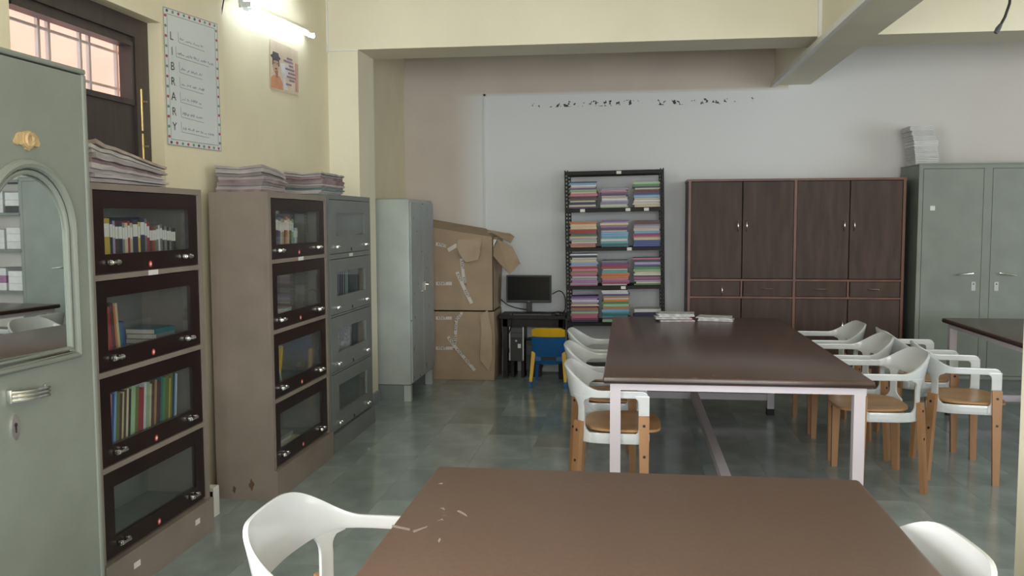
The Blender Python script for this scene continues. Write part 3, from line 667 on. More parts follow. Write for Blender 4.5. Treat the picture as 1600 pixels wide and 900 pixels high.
for yy in (y0+.02, y1-.07):
    MB().box(x1-.075, x1-.015, yy-.02, yy+.03, 0, .135).build('leg', steel_mid, ma)
for a in (y0+.01, y1-.03): MB().box(x0+.02, x1-.08, a, a+.02, 0, .135).build('side_skirt', steel_cab, ma)

# ================================================================== CARTONS
def carton_tape(parent, pts, y, w, txt=True):
    """tape along pixel polyline on plane Y=y with repeated print"""
    P = [at(a, b, 1, y) for a, b in pts]; mb = MB(); words = []
    for p, q in zip(P, P[1:]):
        d = (q-p); L_ = d.length; d.normalize(); n = Vector((0, 1, 0)); s = d.cross(n)
        mb.poly([p+s*w/2, q+s*w/2, q-s*w/2, p-s*w/2], .001, (0, -1, 0))
        if txt:
            vv, ff = KN; t = .06
            while t < L_:
                c = p+d*t+Vector((0, -.0014, 0)); dd = d if d.x >= 0 else -d; ss = Vector((-dd.z, 0, dd.x))
                words.append(MB().add([c+dd*x+ss*yv for x, yv in vv], ff)); t += .115
    o = mb.build('packing_tape', tape_m, parent)
    for lt in words: lt.build('tape_print', ink, o)
KN = text2d('KNIT', .036)
yf = 8.32
c1 = thing('carton', (-1.55, 8.57, 0), 'lower large brown taped carton on the floor under the torn carton', 'carton', 'cartons beside computer desk')
# body as dented block
def dented(x0, x1, y0, y1, z0, z1, seed, amt, n=8):
    rr = random.Random(seed); b = bmesh.new(); bmesh.ops.create_cube(b, size=1)
    bmesh.ops.subdivide_edges(b, edges=list(b.edges), cuts=n, use_grid_fill=True)
    for v in b.verts:
        c = v.co; e = sum(1 for q in c if abs(abs(q)-.5) < 1e-4)
        bul = (1-(2*c.x)**2)*(1-(2*c.z)**2)
        w_ = rr.uniform(-1, 1)*amt*(1 if e == 1 else .35)
        p = [x0+(c.x+.5)*(x1-x0), y0+(c.y+.5)*(y1-y0), z0+(c.z+.5)*(z1-z0)]
        if c.y < -.499: p[1] += -bul*.012+w_
        if c.x > .499: p[0] += (.5-abs(c.z))*.02+w_
        if c.z > .499: p[2] += -abs(w_)
        v.co = p
    b.verts.index_update(); m_ = MB(); m_.add([v.co[:] for v in b.verts], [[v.index for v in f.verts] for f in b.faces]); b.free()
    return m_
dented(-2.10, -1.255, 8.33, 8.83, 0.002, .655, 4, .004).build('box_body', card, c1, smooth=True)
q = lambda x, y: at(x, y, 1, yf-.008)
fl = MB().poly([q(750, 493), q(762, 484), q(769, 520), q(769, 560), q(764, 580), q(750, 562), q(752, 512)], .004, (0, -1, 0)).build('flap', card_in, c1, label='paler folded side flap')
carton_tape(c1, [(681, 497), (706, 497)], 8.314, .030); carton_tape(c1, [(681, 544), (709, 544)], 8.314, .030)
carton_tape(c1, [(722, 488), (713, 500), (711, 530), (710, 540)], 8.3135, .028); carton_tape(c1, [(700, 526), (712, 543), (742, 579)], 8.312, .030)
c2 = thing('carton', (-1.55, 8.57, .66), 'upper brown carton with torn open flaps, stacked on lower carton', 'carton', 'cartons beside computer desk')
mb = MB(); X0, X1, Y0, Y1, Z0, Z1 = -2.10, -1.262, 8.335, 8.83, .662, 1.375; t_ = .006
# four walls that rise towards the left, and a bottom
def zt(x): return 1.36+(X1-x)*.16
mb.poly([(X0, Y0, Z0), (X1, Y0, Z0), (X1, Y0, zt(X1)), (X0, Y0, zt(X0))], t_, (0, 1, 0))
mb.poly([(X0, Y1, Z0), (X1, Y1, Z0), (X1, Y1, zt(X1)+.02), (X0, Y1, zt(X0))], t_, (0, -1, 0))
mb.poly([(X1, Y0, Z0), (X1, Y1, Z0), (X1+.03, Y1, zt(X1)), (X1, Y0, zt(X1))], t_, (-1, 0, 0))
mb.poly([(X0, Y0, Z0), (X0, Y1, Z0), (X0, Y1, zt(X0)), (X0, Y0, zt(X0))], t_, (1, 0, 0))
mb.box(X0, X1, Y0, Y1, Z0, Z0+.006)
mb.build('box_body', card, c2)
# flaps: back-left lid panel, hanging front flap, right flaps
P1 = lambda x, y, Y: at(x, y, 1, Y)
MB().poly([(X0, Y0, zt(X0)), P1(742, 369, Y0), P1(766, 369, Y0+.12), P1(760, 358, Y0+.36), (X0, Y0+.40, zt(X0)+.06)], .005).build('flap', card, c2, label='torn lid flap sloping up to the left')
MB().poly([P1(716, 374, Y0-.004), P1(752, 371, Y0-.004), P1(752, 378, Y0-.03), P1(751, 395, Y0-.06), P1(747, 406, Y0-.05), P1(728, 410, Y0-.045), P1(718, 398, Y0-.03), P1(713, 384, Y0-.01)], .005).build('flap', card_in, c2, label='front flap hanging down')
MB().poly([P1(768, 396, Y0+.01), P1(778, 374, Y0+.16), P1(800, 385, Y0+.22), P1(808, 400, Y0+.20), P1(813, 412, Y0+.16), P1(797, 428, Y0+.08), P1(781, 412, Y0+.03)], .005).build('flap', card, c2, label='right flap torn and hanging out')
MB().poly([P1(758, 358, Y0+.30), P1(772, 366, Y0+.30), P1(798, 380, Y0+.26), P1(804, 370, Y0+.30), P1(796, 365, Y0+.34), P1(775, 364, Y0+.36)], .005).build('flap', card, c2, label='curled back flap edge')
MB().poly([P1(764, 375, Y0+.03), P1(776, 374, Y0+.03), P1(767, 395, Y0+.03)], .003).build('white_lining', stickw, c2)
carton_tape(c2, [(681, 381), (697, 384)], 8.333, .032); carton_tape(c2, [(700, 391), (714, 383)], 8.331, .036, False); carton_tape(c2, [(681, 443), (706, 443)], 8.333, .032)
carton_tape(c2, [(721, 404), (724, 430), (726, 442)], 8.3325, .030); carton_tape(c2, [(714, 425), (725, 450), (737, 474)], 8.3315, .032)

# ================================================================== COMPUTER DESK AND CHILD'S CHAIR
dk = thing('computer_desk', (-.89, 8.62, 0), 'small low blackish computer desk between cartons and book rack', 'desk')
MB().rbox(-1.225, -.585, 8.44, 8.83, .575, .61, .005).build('desktop', desk_m, dk)
MB().box(-1.205, -.605, 8.47, 8.49, .50, .575).build('apron', desk_m, dk)
for xx in (-1.19, -.655):
    for yy in (8.47, 8.77): MB().box(xx, xx+.045, yy, yy+.045, 0, .575).build('leg', desk_m, dk)
MB().box(-1.18, -.63, 8.79, 8.81, .12, .17).build('rail', desk_m, dk)
mn = thing('monitor', (-.95, 8.62, .61), 'black flat computer monitor standing on the small desk', 'monitor')
MB().rbox(-1.172, -.735, 8.595, 8.635, .72, .985, .006).build('casing', blackp, mn)
scr = MB().box(-1.158, -.749, 8.5935, 8.5955, .745, .972).build('screen', screenm, mn)
vv, ff = text2d('hp', .018)
MB().add([(-.953+x, 8.5945, .7315+yv) for x, yv in vv], ff).build('logo', silverp, mn)
MB().rbox(-.98, -.925, 8.615, 8.645, .625, .74, .005).build('stand_neck', blackp, mn)
MB().lathe([(.105, 0), (.10, .010), (.03, .016)], (-.953, 8.64, .61), 'z', 24).build('stand_base', blackp, mn, smooth=True)
kb = thing('keyboard', (-.92, 8.50, .61), 'black keyboard in front of the monitor', 'keyboard')
MB().rbox(-1.13, -.72, 8.45, 8.535, .61, .626, .004).build('body', dkgreyp, kb)
for r_ in range(3):
    for k in range(14): MB().box(-1.122+k*.0285, -1.122+k*.0285+.024, 8.458+r_*.025, 8.458+r_*.025+.020, .626, .630).build('key', blackp, kb)
ms_ = MB().rbox(-.69, -.64, 8.46, 8.53, .61, .636, .010).build('mouse', blackp, smooth=True); tag(ms_, 'black mouse at right end of the small desk', 'mouse')
for pts, lb in (([(-.73, 8.66, .80), (-.66, 8.68, .83), (-.61, 8.66, .78), (-.60, 8.6, .66), (-.63, 8.56, .622)], 'black cable looping right of the monitor'),
                ([(-1.24, 8.70, .74), (-1.17, 8.68, .69), (-1.06, 8.68, .655), (-.97, 8.71, .64)], 'black cable running left from behind the monitor to the cartons'),
                ([(-.98, 8.56, .622), (-.85, 8.57, .632), (-.74, 8.56, .626), (-.68, 8.55, .635), (-.62, 8.58, .63)], 'black cable lying along the desk behind keyboard'),
                ([(-1.08, 8.56, .62), (-1.09, 8.45, .62), (-1.10, 8.432, .60), (-1.10, 8.432, .52), (-1.14, 8.455, .40), (-1.13, 8.475, .25)], 'black cable hanging down front of the desk')):
    v = [Vector(p) for p in pts]; sm = []
    for i in range(len(v)-1):
        a, b_, c_, d_ = v[max(i-1, 0)], v[i], v[i+1], v[min(i+2, len(v)-1)]
        for k in range(6):
            t = k/6; sm.append(.5*((2*b_)+(c_-a)*t+(2*a-5*b_+4*c_-d_)*t*t+(3*b_-a-3*c_+d_)*t**3))
    sm.append(v[-1]); tag(MB().tube(sm, .0055, 6).build('computer_cable', blackp, smooth=True), lb, 'cable', 'computer cables')
cp = thing('computer_tower', (-1.06, 8.63, .13), 'black and silver computer tower under the desk', 'computer')
MB().rbox(-1.13, -.995, 8.50, 8.82, .16, .50, .006).build('case', blackp, cp)
for xx in (-1.134, -1.003): MB().box(xx, xx+.012, 8.494, 8.503, .17, .495).build('side_strip', silverp, cp)
for z0, z1 in ((.44, .485), (.395, .432)): MB().rbox(-1.115, -1.01, 8.494, 8.502, z0, z1, .002).build('drive_bay', dkgreyp, cp)
MB().box(-1.05, -1.02, 8.495, 8.50, .29, .33).build('sticker', stickw, cp)
MB().lathe([(.010, 0), (.010, .004)], (-1.065, 8.493, .36), 'y', 12).build('power_button', silverp, cp)
for xx in (-1.12, -1.02):
    MB().box(xx, xx+.03, 8.52, 8.80, 0, .16).build('stand_foot', desk_m, cp)
up = thing('power_backup', (-.90, 8.66, 0), 'black power backup box under the desk behind the blue chair', 'power backup')
MB().rbox(-.98, -.83, 8.54, 8.80, .06, .36, .008).build('case', blackp, up); MB().box(-.97, -.84, 8.56, 8.78, 0, .06).build('foot', blackp, up)
MB().box(-.90, -.885, 8.535, 8.541, .30, .325).build('indicator', stickw, up); MB().rbox(-.965, -.92, 8.533, 8.541, .22, .31, .003).build('socket', dkgreyp, up)
# child's chair, facing +Y (its back to us)
kc = thing('child_chair', (-.715, 8.18, 0), 'small blue and yellow plastic child chair pushed toward the desk', 'chair')
def curved(x0, x1, z0, z1, yb, t, bow=.035, n=8, lean=.0, rtop=0., rbot=0.):
    m_ = MB(); V = []
    for i in range(n+1):
        u = i/n; x = x0+(x1-x0)*u; e = 4*u*(1-u)
        zz0 = z0+rbot*(1-e)**3; zz1 = z1-rtop*(1-e)**4
        for (z, k) in ((zz0, 0), (zz1, 1)):
            y = yb-bow*e-lean*(z-.2)
            V += [(x, y, z), (x, y+t, z)]
    F = []
    for i in range(n):
        a = i*4; b_ = a+4
        F += [(a, b_, b_+2, a+2), (a+1, a+3, b_+3, b_+1), (a+2, b_+2, b_+3, a+3), (a, a+1, b_+1, b_)]
    F += [(0, 2, 3, 1), (n*4, n*4+1, n*4+3, n*4+2)]
    return m_.add(V, F)
cx = -.715
curved(cx-.152, cx+.152, .43, .545, 8.125, .016, lean=.25, rtop=.02).build('top_rail', kidyel, kc, smooth=True)
bk = MB()
a = curved(cx-.152, cx+.152, .275, .462, 8.115, .018, lean=.25, rbot=.03); bk.add(a.v, a.f)
a = curved(cx-.125, cx+.125, .20, .245, 8.118, .018, lean=.25, rbot=.02); bk.add(a.v, a.f)
for s in (-1, 1): bk.box(cx+s*.10-.03, cx+s*.10+.03, 8.085, 8.10, .235, .295)
bk.build('backrest', kidblue, kc, smooth=True)
MB().box(cx-.075, cx+.075, 8.105, 8.115, .235, .285).build('grip_recess', blackp, kc)
MB().rbox(cx-.14, cx+.14, 8.11, 8.38, .235, .262, .010).build('seat', kidblue, kc)
for s in (-1, 1):
    MB().taper((cx+s*.138, 8.10, .315), (cx+s*.158, 8.02, .05), (1, 0, 0), .036, .04, .026, .03).build('side_leg', kidyel, kc)
    MB().rbox(cx+s*.16-.018, cx+s*.16+.018, 7.99, 8.035, 0, .055, .004).build('foot', kidblue, kc)
    MB().taper((cx+s*.125, 8.34, .24), (cx+s*.14, 8.375, .0), (1, 0, 0), .03, .03, .024, .026).build('front_leg', kidblue, kc)

# ================================================================== BOOK RACK
RK = Matrix.Translation((-.115, 8.4, 0)) @ Matrix.Rotation(R(-.9), 4, 'Y') @ Matrix.Translation((.115, -8.4, 0))
rx0, rx1, ry0, ry1 = -.565, .352, 8.41, 8.80
rk = thing('book_rack', (0, 0, 0), 'black slotted-angle steel rack stacked with colourful books', 'rack'); rk.matrix_world = RK
OFF[rk.name] = Vector((0, 0, 0))
def slotted(x, y, sx, sy, H=1.985):
    m_ = MB(); w = .036; t = .003
    for k in range(2):
        def bx(a, b, z0, z1):
            if k == 0: m_.box(min(x, x+sx*b), max(x, x+sx*b), y, y+t*sy, z0, z1) if a == 0 else m_.box(min(x+sx*a, x+sx*b), max(x+sx*a, x+sx*b), y, y+t*sy, z0, z1)
            else: m_.box(x, x+t*sx, min(y+sy*a, y+sy*b), max(y+sy*a, y+sy*b), z0, z1)
        bx(0, .012, 0, H); bx(.026, w, 0, H)
        z = 0
        while z < H-.03: bx(.012, .026, z, z+.020); z += .036
    return m_
for (x, y, sx, sy) in ((rx0, ry0, 1, 1), (rx1, ry0, -1, 1), (rx0, ry1, 1, -1), (rx1, ry1, -1, -1)):
    slotted(x, y, sx, sy).build('slotted_post', rackm, rk)
SZ = [1.63, 1.265, .905, .56, .12]
for z in [1.975]+SZ:
    MB().box(rx0+.003, rx1-.003, ry0+.003, ry1-.003, z-.003, z).box(rx0+.003, rx1-.003, ry0+.003, ry0+.006, z-.035, z).box(rx0+.003, rx1-.003, ry1-.006, ry1-.003, z-.035, z).build('shelf', rackm, rk)
for z, xs in ((1.975, (-.06,)), (1.63, (-.40, .02, .19)), (1.265, (.03,)), (.905, (-.03,))):
    for xx in xs: MB().box(xx-.022, xx+.022, ry0-.002, ry0+.0025, z-.034, z-.006).build('shelf_tag', stickw, rk)
STK = {  # per shelf, per column: colours bottom to top
 (0, 'left'): ['purple', 'purple', 'navy', 'blue', 'brown', 'maroon', 'pink', 'orange', 'pale green', 'violet', 'mauve', 'white', 'sky blue', 'navy'],
 (0, 'middle'): ['pale green', 'white', 'grey', 'lilac', 'white', 'grey', 'pink', 'purple', 'violet', 'pink', 'magenta', 'lilac'],
 (0, 'right'): ['orange', 'white', 'cream', 'white', 'tan', 'sky blue', 'blue', 'maroon', 'maroon', 'magenta', 'navy', 'green', 'pale green'],
 (1, 'left'): ['tan', 'pink', 'tan', 'pale green', 'lilac', 'cream', 'olive', 'teal', 'red', 'red', 'cream', 'cream', 'orange'],
 (1, 'middle'): ['teal', 'teal', 'turquoise', 'white', 'turquoise', 'sky blue', 'sky blue', 'violet', 'purple', 'mauve', 'cream', 'lilac', 'violet'],
 (1, 'right'): ['blue', 'blue', 'blue', 'cream', 'pink', 'magenta', 'sky blue', 'white', 'cream', 'lilac', 'grey', 'maroon', 'maroon'],
 (2, 'left'): ['pink', 'lilac', 'mauve', 'lilac', 'black', 'mauve', 'pink', 'olive', 'pink', 'red', 'lilac', 'sky blue', 'cream', 'white', 'turquoise', 'navy', 'white'],
 (2, 'middle'): ['mauve', 'magenta', 'mauve', 'pink', 'orange', 'orange', 'tan', 'turquoise', 'blue', 'red', 'magenta', 'violet', 'grey'],
 (2, 'right'): ['green', 'navy', 'lilac', 'magenta', 'mauve', 'maroon', 'white', 'cream', 'pale green', 'green', 'blue', 'lilac', 'navy', 'pink'],
 (3, 'left'): ['navy', 'magenta', 'pink', 'pink', 'pale green', 'grey', 'orange', 'maroon', 'white', 'tan', 'lilac', 'white', 'lilac', 'violet'],
 (3, 'middle'): ['pale green', 'violet', 'turquoise', 'teal', 'turquoise', 'sky blue', 'tan', 'pale green', 'green', 'orange', 'orange', 'tan', 'blue', 'white', 'white'],
 (3, 'right'): ['red', 'yellow', 'navy', 'navy', 'white'],
}
SH = {(0, 'left'): .25, (0, 'middle'): .18, (0, 'right'): .235, (1, 'left'): .24, (1, 'middle'): .25, (1, 'right'): .245, (2, 'left'): .30, (2, 'middle'): .235, (2, 'right'): .255, (3, 'left'): .245, (3, 'middle'): .30, (3, 'right'): .12}
rb = random.Random(21)
for (s, cname), cols_ in STK.items():
    xc = {'left': -.395, 'middle': -.105, 'right': .195}[cname]; z = SZ[s]+.001; n = len(cols_); tot = SH[(s, cname)]
    ws = [rb.uniform(.6, 1.5) for _ in cols_]; kk = (tot-.001*n)/sum(ws)
    for i, cn in enumerate(cols_):
        th = ws[i]*kk; L_ = rb.uniform(.235, .262); W_ = rb.uniform(.17, .20)
        mm = RK @ Matrix.Translation((xc+rb.uniform(-.008, .008), 8.43+W_/2+rb.uniform(0, .012), z)) @ Matrix.Rotation(R(rb.uniform(-2, 2)+(180 if rb.random() < .15 else 0)), 4, 'Z')
        book(cn, mm, (L_, W_, th), '%s book, %s from bottom of %s stack on the rack\'s %s shelf' % (cn, ORD[i+1], cname, ('top', 'second', 'third', 'fourth')[s]), 'book', 'stacked books on the black rack')
        z += th+.001

# ================================================================== WOODEN CUPBOARD
wc = thing('wooden_cupboard', (1.50, 8.62, 0), 'wide dark walnut cupboard with reddish edges, four tall doors and drawers', 'cupboard')
X0, X1, YF_, YB_ = .545, 2.445, 8.40, 8.86
MB().box(X0, X0+.022, YF_, YB_, 0, 1.865).box(X1-.022, X1, YF_, YB_, 0, 1.865).box(X0, X1, YB_-.012, YB_, 0, 1.865).box(X0+.02, X1-.02, YF_+.03, YB_, .95, .97).box(X0+.02, X1-.02, YF_+.03, YB_, .06, .08).build('carcass', cup_panel, wc)
MB().box(X0-.008, X1+.008, YF_-.008, YB_, 1.865, 1.885).build('top_board', cup_edge, wc)
xs = [X0, 1.03, 1.497, 1.97, X1]
for x in (X0, X1-.022, 1.485): MB().box(x, x+.024, YF_-.012, YF_+.01, .0, 1.865).build('lipping', cup_edge, wc)
for z in (.955, .795, .06): MB().box(X0+.02, X1-.02, YF_-.010, YF_+.012, z, z+.018).build('lipping', cup_edge, wc)
for x in (1.022, 1.962): MB().box(x, x+.016, YF_-.008, YF_+.012, .813, .955).build('lipping', cup_edge, wc)
box(X0+.02, X1-.02, YF_-.006, YF_+.01, 0, .06).build('kickboard', cup_panel, wc)
def arc_handle(parent, x, z, vert, L_=.10):
    pts = []
    for i in range(9):
        u = i/8; o = (u-.5)*L_; y = YF_-.006-.026*math.sin(math.pi*u)**.6
        pts.append((x, y, z+o) if vert else (x+o, y, z))
    MB().tube(pts, .0055, 8).build('handle', chrome, parent, smooth=True)
bays = [(X0+.024, 1.028), (1.032, 1.484), (1.51, 1.968), (1.972, X1-.024)]
hx = [.99, 1.068, 1.925, 2.01]
for i, (a, b) in enumerate(bays):
    d = MB().rbox(a+.002, b-.002, YF_-.008, YF_+.012, .978, 1.860, .002).build('door', cup_panel, wc); arc_handle(d, hx[i], 1.46, True)
    a2, b2 = (a, b-.01) if i % 2 == 0 else (a+.012, b)
    d = MB().rbox(a2+.003, b2-.003, YF_-.008, YF_+.012, .816, .952, .002).build('drawer', cup_panel, wc)
    if i == 0: arc_handle(d, .855, .865, True, .09)
    else: arc_handle(d, (1.26, 1.73, 2.20)[i-1], .885, False, .12)
    d = MB().rbox(a+.002, b-.002, YF_-.008, YF_+.012, .082, .792, .002).build('lower_door', cup_panel, wc); arc_handle(d, hx[i], .55, True)

# ================================================================== STEEL ALMIRAH right
ra = thing('steel_almirah', (3.14, 8.55, 0), 'tall olive-grey two-door steel almirah at right, paper bundles on top', 'cupboard')
X0, X1, YA = 2.525, 3.76, 8.30
MB().box(X0, X1, YA+.02, 8.84, .10, 1.985).build('body', steel_r, ra)
MB().box(X0, X0+.035, YA, YA+.0195, .13, 1.955).box(X1-.035, X1, YA, YA+.0195, .13, 1.955).box(3.065, 3.135, YA, YA+.0195, .13, 1.955).box(X0, X1, YA, YA+.0195, 1.955, 1.985).box(X0, X1, YA, YA+.0195, .10, .13).build('face_frame', steel_r, ra)
MB().rbox(X0-.004, X1+.004, YA-.004, 8.845, 1.985, 1.999, .004).build('top_rim', steel_r, ra)
MB().box(X0+.03, X1-.03, YA+.05, 8.80, 0, .10).build('plinth', steel_cab, ra)
for a, b, hx_, s in ((X0+.038, 3.062, 2.985, -1), (3.138, X1-.038, 3.215, 1)):
    d = MB().rbox(a, b, YA-.002, YA+.018, .133, 1.952, .003).build('door', steel_r, ra)
    MB().tube([(hx_, YA, 1.04), (hx_, YA-.030, 1.04), (hx_+s*.02, YA-.034, 1.038), (hx_+s*.13, YA-.034, 1.025)], [.012, .010, .008, .006], 8).build('lever_handle', chrome, d, smooth=True)
    l = MB().rbox(hx_-s*.02-.018, hx_-s*.02+.018, YA-.006, YA-.001, .885, .965, .002).build('lock_plate', silverp, d)
    MB().lathe([(.006, 0), (.006, -.002)], (hx_-s*.02, YA-.006, .945), 'y', 8).build('keyhole', ink, l)
MB().box(2.625, 2.665, YA-.0035, YA-.002, 1.59, 1.63).build('sticker', stickw, ra)
# white paper bundles
rp_ = random.Random(5); z = 1.9995; i = 0
for th in (.060, .052, .048, .055, .045, .040, .045):
    i += 1; lx = -.003*i*i*.35; w_ = .20+rp_.uniform(-.008, .008)
    o = MB()
    for k in range(4): o.rbox(2.55+lx+rp_.uniform(-.003, .003), 2.55+lx+w_+rp_.uniform(-.003, .003), 8.50, 8.79, z+th*k/4+.0008, z+th*(k+1)/4-.0004, .002)
    tag(o.build('paper_bundle', paper_w), 'white paper bundle, %s from bottom of the pile atop the olive-grey almirah' % ORD[i], 'paper', 'paper bundles on the right almirah'); z += th+.0006
# shelf with bundles right of it (seen in the mirror)
sr = thing('paper_rack', (4.35, 8.6, 0), 'open grey steel shelf of paper bundles seen in the cupboard mirror', 'rack')
for x in (3.85, 4.83):
    for y in (8.42, 8.80): MB().box(x, x+.03, y, y+.03, 0, 2.0).build('post', steel_cab, sr)
for z in (.30, .76, 1.22, 1.62, 1.98): MB().box(3.85, 4.86, 8.42, 8.83, z-.03, z).build('shelf', steel_cab, sr)
for s, z in enumerate((.76, 1.22, 1.62)):
    for c in range(4):
        zz = z+.0005
        for k in range(3):
            th = rp_.uniform(.06, .085); x = 3.89+c*.24; cn = paper_w if rp_.random() < .8 else cover('mauve' if k else 'black')
            o = MB().rbox(x, x+.21, 8.46, 8.76, zz, zz+th, .003).build('paper_bundle', cn)
            tag(o, 'paper bundle, %s up in %s pile of the mirrored rack\'s %s shelf' % (ORD[k+1], ORD[c+1], ('lower', 'middle', 'upper')[s]), 'paper', 'paper bundles on the mirrored rack'); zz += th+.001

# ================================================================== TABLES
def table(x0, x1, y0, y1, label, topm, foot=True, edge=.036):
    t = thing('reading_table', ((x0+x1)/2, (y0+y1)/2, 0), label, 'table', 'long brown reading tables')
    b = bmesh.new()
    MB().rbox(x0, x1, y0, y1, .75-edge, .75, .010).build('tabletop', topm, t, smooth=True)
    if edge > .03: MB().rbox(x0-.001, x1+.001, y0-.001, y1+.001, .75-edge+.004, .75-.010, .008).build('edge_band', top_edge, t, smooth=True)
    a = .035; L_ = .052; fr = MB(); zt_ = .75-edge
    fr.box(x0+a, x1-a, y0+a, y0+a+.025, zt_-.035, zt_).box(x0+a, x1-a, y1-a-.025, y1-a, zt_-.035, zt_).box(x0+a, x0+a+.025, y0+a+.025, y1-a-.025, zt_-.035, zt_).box(x1-a-.025, x1-a, y0+a+.025, y1-a-.025, zt_-.035, zt_)
    fr.build('apron_frame', lilac, t)
    for x in (x0+a, x1-a-L_):
        for y in (y0+a, y1-a-L_):
            lg = MB().box(x, x+L_, y, y+L_, .05, zt_-.035).build('leg', lilac, t)
            MB().box(x-.002, x+L_+.002, y-.002, y+L_+.002, 0, .05).build('rubber_shoe', rubber, lg)
    if foot:
        for y in (y0+a, y1-a-L_): MB().box(x0+a+L_, x1-a-L_, y+.008, y+L_-.008, .115, .165).build('stretcher', lilac, t) if y > y0+1 else None
        MB().box((x0+x1)/2-.026, (x0+x1)/2+.026, y0+a+.02, y1-a-L_+.008, .115, .165).build('foot_rail', lilac, t)
        MB().box(x0+a+L_, x1-a-L_, y0+a+.008, y0+a+L_-.008, .115, .165).build('stretcher', lilac, t)
    return t
table(-.12, 1.165, 4.38, 7.15, 'long brown table with lilac legs in mid room, magazines on far end', top_far)
table(2.42, 3.70, 4.55, 7.30, 'brown table with lilac legs at right edge before steel almirah', top_far)
near = table(-.59, .683, .25, 2.715, 'nearest brown table with scuffed laminate top in the foreground', top_near, edge=.026)

scuff = mat('pale_scuff', (.24, .195, .165), .6, var=.2)
for pts in (((612, 823), (640, 829), (641, 826), (613, 820)), ((646, 833), (667, 824), (668, 822), (645, 829)), ((688, 794), (695, 797), (694, 793)), ((714, 799), (730, 807), (728, 803), (717, 797)), ((684, 845), (687, 840), (689, 843), (686, 848)), ((685, 756), (692, 756), (691, 754)), ((684, 814), (691, 810), (693, 813), (690, 812))):
    MB().poly([at(a, b, 2, .7501) for a, b in pts], .0004, (0, 0, 1)).build('scuff_mark', scuff, near)

# ================================================================== CHAIRS
def plan(s):
    a = abs(s); sg = 1 if s >= 0 else -1
    if a < .55:
        th = a/.55*math.pi/2; c, q = math.cos(th)**.75, math.sin(th)**.75
        p = Vector((-.06-.205*c, sg*.262*q, 0)); n = Vector((-max(math.cos(th), 1e-3)**1.25/.205, sg*math.sin(th)**1.25/.262, 0)).normalized()
    else: p = Vector((-.06+(a-.55)/.45*.19, sg*.262, 0)); n = Vector((0, sg, 0))
    return p, n
def sstep(a, b, x): t = max(0, min(1, (x-a)/(b-a))); return t*t*(3-2*t)
def ztop(a): 
    z = .768-.100*sstep(.10, .50, a); r = .04
    L_ = (1-a)*.422
    if L_ < r: z -= r-math.sqrt(max(0, r*r-(r-L_)**2))
    return z
def zbot(a): return .612+.020*sstep(.08, .42, a)
def sheet_pt(s, z, off=0.):
    p, n = plan(s); fl = max(0, z-.57)*(.20*(1-sstep(.2, .6, abs(s))))
    q = p+n*(fl+off); return (q.x, q.y, z)
def chair_shell():
    V = []; F = []
    def strip(rows):
        k = len(V); m_ = len(rows[0])
        for r_ in rows: V.extend(r_)
        for i in range(len(rows)-1):
            for j in range(m_-1): F.append((k+i*m_+j, k+i*m_+j+1, k+(i+1)*m_+j+1, k+(i+1)*m_+j))
    n = 72; rows = []
    for i in range(n+1):
        s = -1+2*i/n; a = abs(s); z0, z1 = zbot(a), ztop(a)
        rows.append([sheet_pt(s, z0+(z1-z0)*j/4) for j in range(5)])
    strip(rows)
    def post(sc, hw, zt_, zb_, fil, lo, hi, smin=-9, smax=9):
        for sg in (-1, 1):
            rows = []; K = 22
            for i in range(K+1):
                z = zt_+(zb_-zt_)*i/K; dt = zt_-z; db = z-zb_; e = 0
                for dd, off in ((dt, hi), (db, lo)):
                    x = dd-off
                    if x < fil: e = max(e, fil-math.sqrt(max(0, fil*fil-(fil-max(x, 0))**2)))
                wl = min(hw+e/.62, 9); a0 = max(sc-wl, smin); a1 = min(sc+wl, smax)
                rows.append([sheet_pt(sg*(a0+(a1-a0)*j/6), z, .0012) for j in range(7)])
            strip(rows)
    post(.935, .062, .645, .404, .028, .045, .012, smax=.997)
    post(.30, .036, .640, .403, .045, .050, .011)
    for sg in (-1, 1):                              # lower rail
        rows = []
        for i in range(25):
            a = .27+(1.0-.27)*i/24; e = max(0, (a-.97)/.03)
            rows.append([sheet_pt(sg*a, z, -.0012) for z in (.400+.02*e, .425, .452)])
        strip(rows)
    return V, F
cv, cf = chair_shell()
csm = MB().add(cv, cf).mesh('shell', (0, 0, 0))
b = bmesh.new(); b.from_mesh(csm); bmesh.ops.remove_doubles(b, verts=b.verts, dist=.0002)
# orient every face outward from the sitter so thickness is even
for f in b.faces:
    c = f.calc_center_median(); o = Vector((c.x+.02, c.y, 0))
    f.normal_update()
    if f.normal.dot(o) < 0: f.normal_flip()
b.to_mesh(csm); b.free()
csm.polygons.foreach_set('use_smooth', [True]*len(csm.polygons)); csm.materials.append(white_p)
ch = thing('library_chair', (0, 0, 0), 'x', 'chair', 'white and oak library armchairs')
so = bpy.data.objects.new('shell', csm); col.objects.link(so); so.parent = ch
md = so.modifiers.new('thickness', 'SOLIDIFY'); md.thickness = .013; md.offset = 0
md = so.modifiers.new('edge', 'BEVEL'); md.width = .003; md.segments = 2; md.limit_method = 'ANGLE'; md.angle_limit = R(50)
